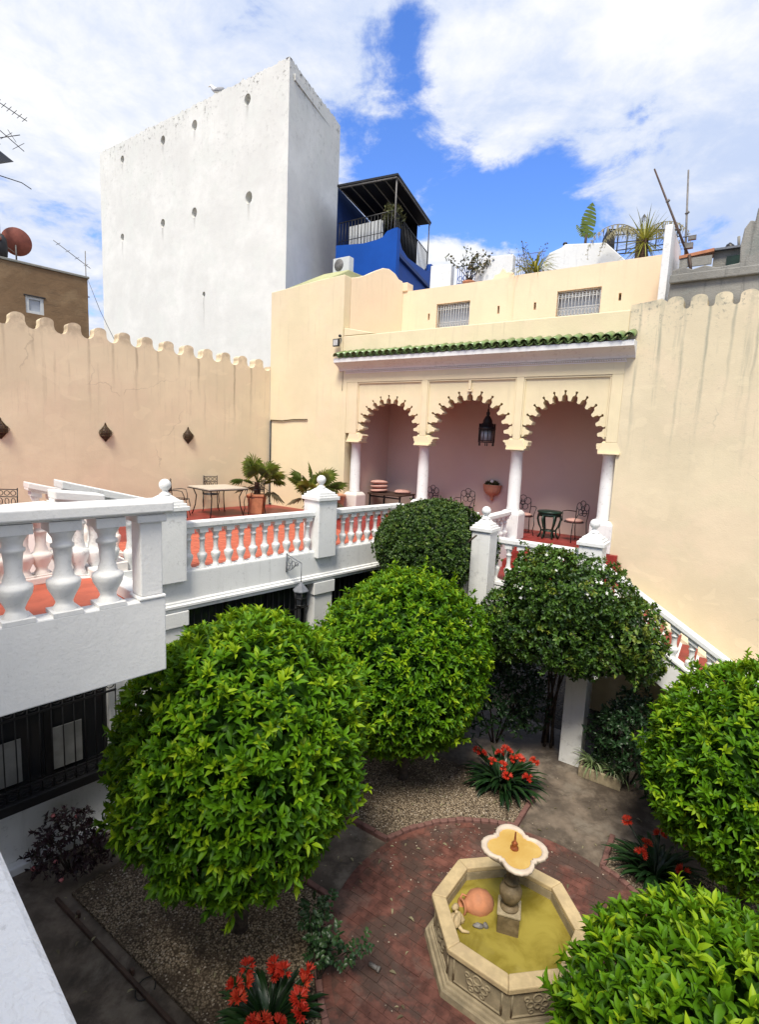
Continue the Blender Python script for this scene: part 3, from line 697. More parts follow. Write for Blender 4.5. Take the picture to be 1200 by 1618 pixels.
for wi, (x0, x1, z0, z1) in enumerate((W1, W2)):
    y = 2.06 if wi == 0 else 1.96
    wdw = M().box(x0 + .02, x1 - .02, y + .12, y + .14, z0 + .02, z1 - .02).build('window', 'pane', uph)
    g = M()
    for k in range(13):
        x = x0 + .03 + k * (x1 - x0 - .06) / 12; g.tube([(x, y, z0 + .01), (x, y, z1 - .01)], .008, 4)
    for z in (z0 + .02, z0 + .24, z1 - .16, z1 - .02): g.tube([(x0, y, z), (x1, y, z)], .009, 4)
    for k in range(12):
        x = x0 + .03 + (k + .5) * (x1 - x0 - .06) / 12
        g.ring((x, y, z1 - .09), .036, .006, 'y', 10, 4); g.ring((x, y, z0 + .13), .036, .006, 'y', 10, 4, 1, 1.9)
    g.build('window_grille', 'plastic_white', wdw)

# ================================================================== TERRACE WALL (left), crenellated
tw = thing('terrace_wall', 'long peach terrace wall with round battlements and three metal sconces', 'wall', (WO.x, WO.y, 0), BANG)
prof = scallop_top(-16.0, -0.02, 0.0, lambda x: 7.82 - 0.025 * x, 0.553, 0.27, 0.31, -0.41 - 0.553 * 28)
M().prism(prof, 0.0, 0.30).build('wall_face', 'peach', tw)
for s in (-2.66, -4.78, -6.90):
    sc = thing('wall_sconce', {-2.66: 'diamond shaped brass wall sconce nearest the corner palm', -4.78: 'diamond shaped brass wall sconce, middle of the three on the terrace wall', -6.90: 'diamond shaped brass wall sconce cut by the left picture edge'}[s], 'wall lamp', PW(s, 0, 5.48), BANG, 'brass sconces on the terrace wall'); sc.scale = (.86, .86, .86)
    zs = [(-.24, .012), (-.20, .04), (-.08, .14), (-.08, .155), (.07, .155), (.07, .14), (.19, .04), (.24, .012)]
    b = M(); n = 6
    for k in range(n):
        a = math.pi + math.pi * k / (n - 1)
        b.tube([(r * math.cos(a), .0 + r * math.sin(a) * .8 - .004, z) for z, r in zs], .007, 4)
    for z, r in ((-.08, .155), (.07, .155), (-.15, .09), (.13, .09), (0, .155)):
        b.tube([(r * math.cos(math.pi + math.pi * k / 10), r * .8 * math.sin(math.pi + math.pi * k / 10) - .004, z) for k in range(11)], .008, 4)
    for k in range(5):
        a = math.pi + math.pi * (k + .5) / 5; b.ring((.15 * math.cos(a), .12 * math.sin(a), 0), .045, .006, 'y', 8, 4)
    b.build('cage', 'rust', sc)
    M().lathe([(.0, -.22), (.02, -.21), (.13, -.08), (.13, .07), (.02, .20), (0, .22)], 12, (0, -.012, 0), m=Matrix.Diagonal((1, .7, 1)).to_3x3()).build('shade', 'wood', sc)
    M().lathe([(0, .22), (.03, .24), (.0, .30)], 8, (0, -.01, 0)).build('tip', 'rust', sc)

# ================================================================== TERRACE HOUSE FRONT
BL = (BO.x, BO.y, 0)
th = thing('terrace_house', 'white ground floor front below the terrace with piers and barred openings', 'building', BL, BANG)
WIN = (-6.6, -3.72, 0.98, 2.35)
rect_wall(M(), -11.0, -3.08, 0.0, 2.93, 0.0, 0.30, [WIN]).build('wall', 'white', th)
M().box(-11, -3.3, -0.14, 0.0, -0.05, 0.11).build('plinth_kerb', 'white', th, bevel=0.02)
M().box(-11, 2.34, 0.0, 0.12, 2.931, 3.50).build('fascia', 'white', th)
M().prismx([(0, 2.98), (-.06, 3.0), (-.06, 3.035), (-.03, 3.05), (-.03, 3.075), (0, 3.09)], -4.6, 2.36).build('string_course', 'white', th)
M().box(-4.6, 2.36, -0.02, -0.001, 2.932, 2.978).build('lintel_band', 'white', th)
PIERS = [(-3.06, -2.60), (-0.10, 0.34), (2.0, 2.36)]
for a, b in PIERS:
    p = M().box(a, b, -0.02, 0.34, 0.0, 2.70).build('pier', 'white', th, bevel=0.008)
    M().box(a - .03, b + .03, -.055, .37, 2.701, 2.929).build('pier_cap', 'white', p, bevel=0.008)
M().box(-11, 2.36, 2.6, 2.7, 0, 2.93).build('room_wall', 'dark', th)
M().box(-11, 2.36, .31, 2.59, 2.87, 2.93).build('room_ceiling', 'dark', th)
def barred(x0, x1, z0, z1, y, nb, rails, nm):
    fr = M()
    for x in (x0, x1 - .05): fr.box(x, x + .05, y - .03, y + .03, z0, z1)
    fr.box(x0 + .051, x1 - .051, y - .03, y + .03, z1 - .06, z1); fr.box(x0 + .051, x1 - .051, y - .03, y + .03, z0, z0 + .05)
    for q in (.33, .66): x = x0 + (x1 - x0) * q; fr.box(x - .03, x + .03, y - .025, y + .025, z0 + .051, z1 - .061)
    f = fr.build(nm, 'iron', th)
    M().box(x0 + .05, x1 - .05, y + .035, y + .045, z0 + .05, z1 - .06).build('pane', 'glass', f)
    b = M()
    for k in range(nb):
        x = x0 + (x1 - x0) * (k + .5) / nb; b.tube([(x, y - .09, z0), (x, y - .09, z1)], .009, 4)
    for z in rails: b.box(x0, x1, y - .10, y - .08, z - .012, z + .012)
    b.build('bars', 'iron', f)
    return f
f1 = barred(-2.58, -0.12, 0.1, 2.92, 0.22, 20, (0.5, 1.6, 2.45), 'window_door')
M().box(-.95, -.62, .29, .295, 0.3, 2.55).build('curtain', 'curtain', f1)
f2 = barred(0.36, 1.98, 0.1, 2.92, 0.22, 13, (0.5, 1.6, 2.45), 'window_door')
# low wide window with a scrolled black grille
wf = M()
x0, x1, z0, z1 = WIN
wf.box(x0, x1, .10, .18, z0, z0 + .07).box(x0, x1, .10, .18, z1 - .07, z1)
for q in (0, .25, .5, .75, 1): x = x0 + (x1 - x0) * q; wf.box(x - .04, x + .04, .10, .179, z0 + .071, z1 - .071)
w_ = wf.build('window', 'iron', th)
M().box(x0, x1, .14, .15, z0, z1).build('pane', 'glass', w_)
cu = M()
for q in (.06, .56): cu.add([(x0 + (x1 - x0) * q, .2, z0 + .05), (x0 + (x1 - x0) * (q + .22), .2, z0 + .05), (x0 + (x1 - x0) * (q + .16), .2, z1 - .05), (x0 + (x1 - x0) * (q - .04), .2, z1 - .05)], [(0, 1, 2, 3)])
for k in range(4): cu.box(x0 + .1 + k * .7, x0 + .45 + k * .7, .075, .09, z0 + .12, z0 + .70)
cu.build('pale_panel', 'curtain', w_)  # pale panels at the pane, two of them slanted
g = M(); yg = -.10
for k in range(24): x = x0 - .05 + k * (x1 - x0 + .1) / 23; g.tube([(x, yg, z0 - .04), (x, yg, z1 + .05)], .009, 4)
for z in (z0 - .03, z0 + .15, z1 - .30, z1 - .12, z1 + .03): g.box(x0 - .06, x1 + .06, yg - .012, yg + .012, z - .012, z + .012)
for k in range(23):
    x = x0 - .05 + (k + .5) * (x1 - x0 + .1) / 23
    g.ring((x, yg, z0 + .06), .05, .007, 'y', 10, 4); g.ring((x, yg, z1 - .21), .05, .007, 'y', 10, 4)
g.build('scrolled_grille', 'iron', w_)
M().box(x0 + .001, x1 - .001, -.02, .099, z0 + .001, z0 + .012).box(x0 - .12, x1 + .1, -.16, -.005, z0 - .13, z0 - .002).build('sill', 'iron', w_, bevel=0.01)

# gallery edge (turning from the terrace towards the stair head) and the stair landing
ge = thing('gallery_edge', 'white gallery edge behind the dark clipped dome tree', 'wall', AL, AANG)
M().box(-1.66, 0.0, -2.06, -1.94, 2.5, 3.50).build('fascia', 'white', ge)
M().box(-0.02, 0.10, -1.93, 0.0, 2.4, 3.50).build('side_wall', 'white', ge)
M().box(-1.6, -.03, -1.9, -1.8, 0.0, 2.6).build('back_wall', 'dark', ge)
ld = thing('stair_landing', 'white stair landing with a red floor beside the arcade', 'landing', AL, AANG)
M().box(0.101, 2.62, -2.28, -.005, 2.62, 2.955).build('slab', 'white', ld, bevel=0.01)
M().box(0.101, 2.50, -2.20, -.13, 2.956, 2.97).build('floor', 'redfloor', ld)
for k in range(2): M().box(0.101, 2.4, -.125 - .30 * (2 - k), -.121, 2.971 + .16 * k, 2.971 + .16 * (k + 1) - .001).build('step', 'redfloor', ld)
M().box(2.06, 2.42, -2.39, -2.03, 0.0, 2.62).build('support_post', 'white', ld, bevel=0.01)

# main staircase down the right wall
RAKE = -0.61
st = thing('staircase', 'white staircase with red treads running down along the cream right wall', 'staircase', AL, AANG)
X0, Z0 = 2.50, 2.97
n = 17; tr = 0.28; rs = 2.97 / n * 1.0
for k in range(n - 1):
    z = Z0 - (k + 1) * (tr * -RAKE)
    if z < 0.03: break
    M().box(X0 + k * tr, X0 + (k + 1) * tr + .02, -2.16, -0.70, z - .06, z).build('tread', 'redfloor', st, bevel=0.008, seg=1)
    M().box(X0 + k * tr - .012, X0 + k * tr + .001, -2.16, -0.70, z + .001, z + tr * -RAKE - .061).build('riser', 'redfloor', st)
e = X0 + 2.9 / .61
M().prism([(X0 - .02, 2.62), (X0 - .02, Z0 - .06), (X0 + .02, Z0 - .18), (e, 0.0), (e - .8, 0.0)], -2.17, -0.695).build('stair_slab', 'white', st)
M().prism([(X0, 0.0), (X0, Z0 - .10), (e + .1, .02), (e + .1, 0.0)], -0.69, -.005).build('wall_bench', 'cream_wall', st)
M().prism([(X0 - .1, 3.06), (X0 - .1, 2.55), (e - .75, 0.0), (e + .1, 0.0), (e + .1, .12)], -2.36, -2.17).build('string', 'white', st, bevel=0.01)
M().prism([(X0 - .1, 3.10), (X0 - .1, 3.055), (e + .1, .115), (e + .1, .16)], -2.39, -2.15).build('string_cap', 'white', st, bevel=0.006)

# ================================================================== BALUSTRADES
balustrade('balustrade', 'white balustrade between the two ball-topped posts of the terrace front', PB(-2.62, 0.10), BANG, 2.52, 3.45, 4.26, 11)
balustrade('balustrade', 'short white balustrade running from the middle post behind the dark dome tree', PB(0.33, 0.10), BANG, 2.05, 3.45, 4.26, 9)
balustrade('balustrade', 'white gallery balustrade hidden behind the dark dome tree', PA(-1.62, -2.0), AANG, 1.62, 3.45, 4.26, 7)
balustrade('balustrade', 'white balustrade at the stair head above the flowering climber', PA(0.42, -2.20), AANG, 1.66, 2.97, 3.87, 7)
balustrade('balustrade', 'sloping white stair balustrade in front of the tall cream wall', PA(2.46, -2.26, 0), AANG, 4.4, 3.01, 3.68, 17, slope=RAKE, depth=0.22, foot=0.03, rad=0.08)
balustrade('balustrade', 'short white rail between stair-head post and third arcade column', PA(0.0, -1.9), AANG + R(90), 1.55, 3.45, 4.16, 6)
post('white ball-topped post at the left end of the terrace balustrade', PB(-2.84, 0.12), BANG, 3.40, 4.60, 0.44)
post('white ball-topped post in the middle of the terrace balustrade', PB(0.11, 0.12), BANG, 3.40, 4.60, 0.44)
post('white ball-topped post right of the dark dome tree', Vector((1.97, 9.62, 0)), AANG, 2.2, 4.17, 0.36)
post('white ball-topped post where the stair meets the cream wall', PA(2.25, -2.21), AANG, 2.63, 4.12, 0.38)

# upper balcony at the left with its stair down to the terrace
BN = Vector((-1.76, 4.27, 0))
ub = thing('upper_balcony', 'white projecting upper balcony block at the left edge', 'balcony', BN, BANG)
M().box(-8.0, 0.0, 0.0, 0.16, 3.58, 4.22).build('front_wall', 'white_near', ub, bevel=0.012)
M().box(-8.0, -0.001, 0.161, 1.55, 3.58, 4.10).build('slab', 'white_near', ub)
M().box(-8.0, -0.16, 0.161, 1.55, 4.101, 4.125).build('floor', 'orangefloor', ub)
M().box(-0.16, 0.0, 0.161, 1.55, 4.101, 4.22).build('end_kerb', 'white_near', ub, bevel=0.012)
def bal_near():
    t = thing('balustrade', 'thick white balustrade in the left foreground, nearest to the viewer', 'balustrade', BN, BANG)
    M().box(-8, .05, -.06, .26, 4.945, 5.03).build('top_rail', 'white_near', t, bevel=0.014, seg=3)
    M().box(-8, .0, .0, .20, 4.925, 4.946).build('rail_moulding', 'white_near', t, bevel=0.005)
    me = baluster_mesh(0.70, 0.115, 24, 'white_near')
    for k in range(8): link('baluster', me, t, loc=(-.42 - .31 * k, .10, 4.222))
    p = M().box(-.20, -.02, .01, .19, 4.25, 4.86).box(-.23, .01, -.02, .22, 4.862, 4.925).box(-.22, 0, -.01, .21, 4.221, 4.249)
    p.build('end_pier', 'white_near', t, bevel=0.01)
bal_near()
balustrade('balustrade', 'sloping white rail of the short left stair seen behind the near balustrade', PB(-4.22, 0.1), BANG, 1.24, 3.70, 4.93, 5, slope=-0.26, depth=0.34, rad=0.095, rail_h=0.1, mat='white')
balustrade('balustrade', 'second white stair rail further back behind the near balustrade', PB(-4.28, 1.35), BANG, 1.30, 3.90, 4.80, 6, slope=-0.26, depth=0.26, mat='white_inner')
balustrade('balustrade', 'short white rail at the back of the upper balcony, seen between the near balusters', BN + BU * -.44 + BW * 1.44, BANG, .44, 4.10, 5.0, 3, slope=-0.13, depth=0.24, rad=0.10, mat='white')
balustrade('balustrade', 'low white rail further left at the back of the upper balcony, behind the near balusters', BN + BU * -1.05 + BW * 1.44, BANG, .58, 4.10, 4.86, 4, slope=0.05, depth=0.2, rad=0.095, mat='white_inner')
ls = thing('short_stair', 'short red stair from the upper balcony down to the terrace', 'staircase', BL, BANG)
for k in range(4):
    M().box(-4.30 + .29 * k, -4.30 + .29 * (k + 1) + .015, .02, 1.5, 3.451, 4.125 - .165 * k - .005).build('step', 'white_inner', ls, bevel=0.008, seg=1)
M().box(-4.3, -3.08, -.015, .018, 3.3, 3.66).build('string', 'white', ls)
# parapet of the viewer's own balcony, bottom left corner, and its unseen house front, added to shade the courtyard
nx_ = 0
np_ = thing('near_parapet', 'rough white parapet coping in the bottom left corner', 'parapet', (-0.405, 0.575, 0), math.atan2(-.23, .25))
M().box(-6, 9.0, -.45, 0.0, 4.90, 5.0).build('coping', 'white_coping', np_, bevel=0.02, seg=3)
M().box(-6, 9.0, -.40, -.04, 0.0, 4.899).build('wall', 'white_near', np_)
M().box(-6, 9.0, -1.9, -.401, 3.9, 4.1).build('balcony_floor', 'orangefloor', np_)
M().box(-6, 9.0, -2.2, -1.9, 0.0, 9.2).build('unseen_house_front', 'white_near', np_)

# ================================================================== FOUNTAIN
FR = 2.1195                                                           # turn of the octagon
ft = thing('fountain', 'octagonal stone fountain with a scalloped upper bowl on the red brick circle', 'fountain', FC, FR)
RIM, RO, RI = 0.554, 0.85, 0.685
def oc(r, k, z): a = k * math.pi / 4; return (r * math.cos(a), r * math.sin(a), z)
for k in range(8):
    m = M()
    g = 0.0015
    def P(r, kk, z): return oc(r, kk, z)
    a, b = k + g, k + 1 - g
    # rim slab
    v = [P(RI, a, RIM - .065), P(RO, a, RIM - .065), P(RO, b, RIM - .065), P(RI, b, RIM - .065), P(RI, a, RIM), P(RO, a, RIM), P(RO, b, RIM), P(RI, b, RIM)]
    F = [(0, 3, 2, 1), (4, 5, 6, 7), (0, 1, 5, 4), (1, 2, 6, 5), (2, 3, 7, 6), (3, 0, 4, 7)]
    M().add(v, F).build('rim_slab', 'stone', ft, bevel=0.012)
    ro, ri = RO - .045, RI + .012
    pn = M()
    v = [P(ri, k, .02), P(ro, k, .02), P(ro, k + 1, .02), P(ri, k + 1, .02), P(ri, k, RIM - .064), P(ro, k, RIM - .064), P(ro, k + 1, RIM - .064), P(ri, k + 1, RIM - .064)]
    side = pn.add(v, F).build('side_panel', 'stone_dark', ft)
    # plinth mouldings
    for r0, za, zb in ((RO + .06, .0, .10), (RO + .02, .101, .135), (RO - .015, .136, .165)):
        v = [P(ro - .02, k, za), P(r0, k, za), P(r0, k + 1, za), P(ro - .02, k + 1, za), P(ro - .02, k, zb), P(r0 - .012, k, zb), P(r0 - .012, k + 1, zb), P(ro - .02, k + 1, zb)]
        M().add(v, F).build('plinth', 'stone_dark', side, bevel=0.006, seg=1)
    # carved panel frame and scroll rosette
    c0, c1 = Vector(P(ro, k, 0)), Vector(P(ro, k + 1, 0)); mid = (c0 + c1) / 2; tx = (c1 - c0).normalized(); nx = Vector((mid.x, mid.y, 0)).normalized(); hw = (c1 - c0).length / 2
    def Q(x, z, o=0.0): q = mid + tx * x + nx * o; return (q.x, q.y, z)
    rl = M()
    for (xa, za, xb, zb) in ((-hw + .05, .20, hw - .05, .20), (-hw + .05, .465, hw - .05, .465), (-hw + .05, .20, -hw + .05, .465), (hw - .05, .20, hw - .05, .465)):
        rl.tube([Q(xa, za, .004), Q(xb, zb, .004)], .011, 5)
    for cxx, czz, rr in ((0, .385, .045), (0, .30, .03), (-.075, .32, .035), (.075, .32, .035), (-.11, .38, .022), (.11, .38, .022), (-.06, .25, .022), (.06, .25, .022)):
        rl.tube([Q(cxx + rr * math.cos(t * math.pi / 6), czz + rr * math.sin(t * math.pi / 6), .006) for t in range(12)], .011, 5, True, True)
    rl.build('relief', 'stone_dark', side)
    M().add([P(RI, k, .03), P(RI, k + 1, .03), P(RI - .0, k + 1, RIM - .066), P(RI, k, RIM - .066), P(ri, k, .03), P(ri, k + 1, .03), P(ri, k + 1, RIM - .066), P(ri, k, RIM - .066)], [(0, 3, 2, 1), (4, 5, 6, 7), (0, 1, 5, 4), (3, 7, 6, 2)]).build('basin_lining', 'stone_dark', side)
M().prismz([oc(RI + .005, k, 0)[:2] for k in range(8)], 0.02, 0.39).build('basin_water', 'basin_water', ft)
# pedestal: the drawn axis of the block follows the arcade
ped = M().box(-.115, .115, -.115, .115, .30, .60).build('pedestal', 'stone_wet', ft, bevel=0.012); ped.rotation_euler = (0, 0, AANG - FR + R(18))
M().box(-.125, .125, -.125, .125, .602, .632).build('pedestal_cap', 'stone_dark', ped, bevel=0.01)
M().lathe([(.10, .632), (.10, .65), (.065, .665), (.055, .69), (.085, .72), (.115, .78), (.12, .84), (.105, .885), (.07, .91), (.06, .93), (.085, .945), (.085, .96), (.06, .975), (.06, 1.08), (.07, 1.13), (.10, 1.165), (.17, 1.19)], 22).build('stem', 'stone_wet', ft)
# quatrefoil bowl
def quat(r, k, n=72):
    a = 2 * math.pi * k / n
    best = 0
    for q in range(4):
        c = q * math.pi / 2; d = 0.60 * r; rr = 0.52 * r                # union of four circles
        b = d * math.cos(a - c); disc = rr * rr - d * d + b * b
        if disc > 0: best = max(best, b + math.sqrt(disc))
    cusp = 0.80 * r                                                    # small points in the four necks
    da = abs(((a - math.pi / 4) % (math.pi / 2) + math.pi / 4) % (math.pi / 2) - math.pi / 4)
    if da < 0.10: best = max(best, cusp * 1.0 + 0.02 * (1 - da / .10))
    return best
BZ = 1.22
N = 72
bw = M()
prof = [(.30, 0.0, 0), (.62, .03, .2), (.88, .075, .7), (.985, .11, 1), (1.03, .135, 1), (1.03, .16, 1), (.99, .172, 1), (.88, .172, 1), (.84, .16, 1), (.81, .10, 1), (.70, .09, 1)]
RB = 0.345
vs = []
for r, z, bl_ in prof:
    for k in range(N):
        a = 2 * math.pi * k / N; rq = quat(RB, k, N) / 1.12; rc = RB * .98
        rad = (rq * bl_ + rc * (1 - bl_)) * r; lump = 1 + .012 * math.sin(k * 2.9) * (1 if .13 < z < .17 else 0)
        vs.append((rad * lump * math.cos(a), rad * lump * math.sin(a), BZ + z * .75))
fs = [(i * N + k, i * N + (k + 1) % N, (i + 1) * N + (k + 1) % N, (i + 1) * N + k) for i in range(len(prof) - 1) for k in range(N)]
fs += [tuple(range(N - 1, -1, -1)), tuple((len(prof) - 1) * N + k for k in range(N))]
bowl = bw.add(vs, fs, True).build('bowl', 'stone_pale', ft); bowl.rotation_euler = (0, 0, R(56))
M().prismz([(quat(RB, k, N) / 1.12 * .845 * math.cos(2 * math.pi * k / N), quat(RB, k, N) / 1.12 * .845 * math.sin(2 * math.pi * k / N)) for k in range(N)], BZ + .08, BZ + .108).build('bowl_water', 'bowl_water', bowl)
M().lathe([(.045, BZ + .10), (.045, BZ + .125), (.03, BZ + .135), (.028, BZ + .16), (.035, BZ + .17), (.02, BZ + .19), (.012, BZ + .20), (.008, BZ + .30), (0, BZ + .31)], 12).build('nozzle', 'copper', bowl)
# things lying in the basin
jar = thing('clay_jar', 'terracotta jar lying on its side in the fountain water', 'jar', FC + Vector((-.30, .24, .41)), R(200))
jm = Matrix.Rotation(R(84), 3, 'Y')
M().lathe([(0, -.20), (.06, -.195), (.12, -.14), (.15, -.05), (.145, .03), (.10, .10), (.062, .135), (.058, .16), (.085, .185), (.088, .20), (.065, .20), (.045, .16), (.045, .13), (0, .12)], 22, m=jm).build('body', 'terracotta', jar)
M().tube([(.10, -.05, .08), (.15, -.075, .10), (.19, -.06, .06)], .012, 6).build('handle', 'terracotta', jar)
fig = thing('stone_figure', 'broken pale stone figure slumped against the basin edge', 'statue', FC + Vector((-.56, .04, .385)), R(-25))
fb_ = M().blob((0, 0, .03), (.10, .08, .055), 4, .2).blob((.03, -.06, .09), (.055, .10, .06), 5, .25).blob((-.04, .07, .12), (.045, .05, .045), 8, .2).tube([(.02, -.10, .08), (.12, -.13, .03), (.20, -.10, .02)], [.028, .022, .014], 7).tube([(-.03, .03, .10), (.05, .05, .06), (.10, .02, .03)], [.026, .02, .014], 7)
fb_.build('body', 'stone', fig); fig.scale = (.85, .85, .85)
sh = M().blob((-.33, -.03, .36), (.05, .035, .03), 9, .3).blob((-.25, -.02, .355), (.035, .03, .025), 12, .3).build('rubble', 'steel')
sh.location = FC + Vector((0, 0, .045)); tag(sh, 'small grey rubble beside the jar in the fountain', 'rubble')

# ================================================================== FOLIAGE
def leaf_arrays(n): return None
def leaves_mesh(name, mat, P, D, Nn, L, W, tint, seg=2, fold=0.25, curl=0.15):
    """P base points, D leaf axes, Nn leaf normals (n x 3), L lengths, W widths; folded and curled blades in one mesh"""
    n = len(P); S = np.cross(D, Nn); S /= (np.linalg.norm(S, axis=1)[:, None] + 1e-9); U = np.cross(S, D)
    L1, W1 = L[:, None], W[:, None]
    if seg == 1:
        rows = [P, P + D * L1 * .48 + S * W1 * .5 + U * L1 * .02, P + D * L1 * .48 - S * W1 * .5 + U * L1 * .02, P + D * L1 - U * L1 * curl]
        V = np.stack(rows, 1).reshape(-1, 3); nv = 4
        fp = np.array([[0, 1, 3], [0, 3, 2]])
    else:
        mid1 = P + D * L1 * .35 + U * L1 * .05; mid2 = P + D * L1 * .70 + U * L1 * .01
        rows = [P, mid1 + S * W1 * .46 + U * W1 * fold, mid1, mid1 - S * W1 * .46 + U * W1 * fold,
                mid2 + S * W1 * .38 + U * W1 * fold * .8, mid2, mid2 - S * W1 * .38 + U * W1 * fold * .8, P + D * L1 - U * L1 * curl]
        V = np.stack(rows, 1).reshape(-1, 3); nv = 8
        fp = np.array([[0, 1, 2], [0, 2, 3], [1, 4, 5], [1, 5, 2], [2, 5, 6], [2, 6, 3], [4, 7, 5], [5, 7, 6]])
    Fc = (np.arange(n)[:, None, None] * nv + fp[None]).reshape(-1, 3)
    me = bpy.data.meshes.new(name)
    me.vertices.add(len(V)); me.vertices.foreach_set('co', V.astype(np.float32).ravel())
    me.loops.add(Fc.size); me.loops.foreach_set('vertex_index', Fc.astype(np.int32).ravel())
    me.polygons.add(len(Fc)); me.polygons.foreach_set('loop_start', np.arange(0, Fc.size, 3, dtype=np.int32)); me.polygons.foreach_set('loop_total', np.full(len(Fc), 3, dtype=np.int32))
    at = me.attributes.new('tint', 'FLOAT', 'POINT'); at.data.foreach_set('value', np.repeat(tint, nv).astype(np.float32))
    me.update(calc_edges=True); me.validate()
    me.polygons.foreach_set('use_smooth', np.ones(len(Fc), dtype=bool))
    me.materials.append(MT[mat])
    return me
def unit(a): return a / (np.linalg.norm(a, axis=1)[:, None] + 1e-9)
def lumpy(d, seed, amp):
    """a soft bumpiness of direction, so that a clipped crown is not a perfect ball"""
    r = np.random.default_rng(seed); k = np.zeros(len(d))
    for f, a in ((2.2, 1.0), (4.5, .6), (9.0, .45)):
        for _ in range(3):
            w = r.normal(size=3); w /= np.linalg.norm(w); k += a * np.sin(f * (d @ w) * 1.6 + r.uniform(0, 6.28))
    return 1 + amp * k / 3.0
def rosettes(rg, base, axis, cnt, L, spread=(25, 80), wr=0.36, jit=.25):
    """a whorl of cnt leaves at every shoot tip"""
    n = len(base); P, D, Nn, LL = [], [], [], []
    t = unit(np.cross(axis, rg.normal(size=(n, 3)))); b = np.cross(axis, t)
    az0 = rg.uniform(0, 6.28, n)
    for k in range(cnt):
        az = az0 + 2.4 * k + rg.normal(0, .25, n); el = np.radians(rg.uniform(spread[0], spread[1], n) * (0.55 + .45 * k / max(1, cnt - 1)))
        rad = t * np.cos(az)[:, None] + b * np.sin(az)[:, None]
        d = unit(axis * np.cos(el)[:, None] + rad * np.sin(el)[:, None])
        nn = unit(axis * np.sin(el)[:, None] - rad * np.cos(el)[:, None] + rg.normal(0, jit, (n, 3)))
        l = L * rg.uniform(.7, 1.25, n) * (0.75 + .4 * k / cnt)
        P.append(base - axis * (L * (.15 + .55 * k / cnt))[:, None] if isinstance(L, np.ndarray) else base - axis * (L * (.05 + .55 * k / cnt))); D.append(d); Nn.append(nn); LL.append(l)
    return np.concatenate(P), np.concatenate(D), np.concatenate(Nn), np.concatenate(LL)
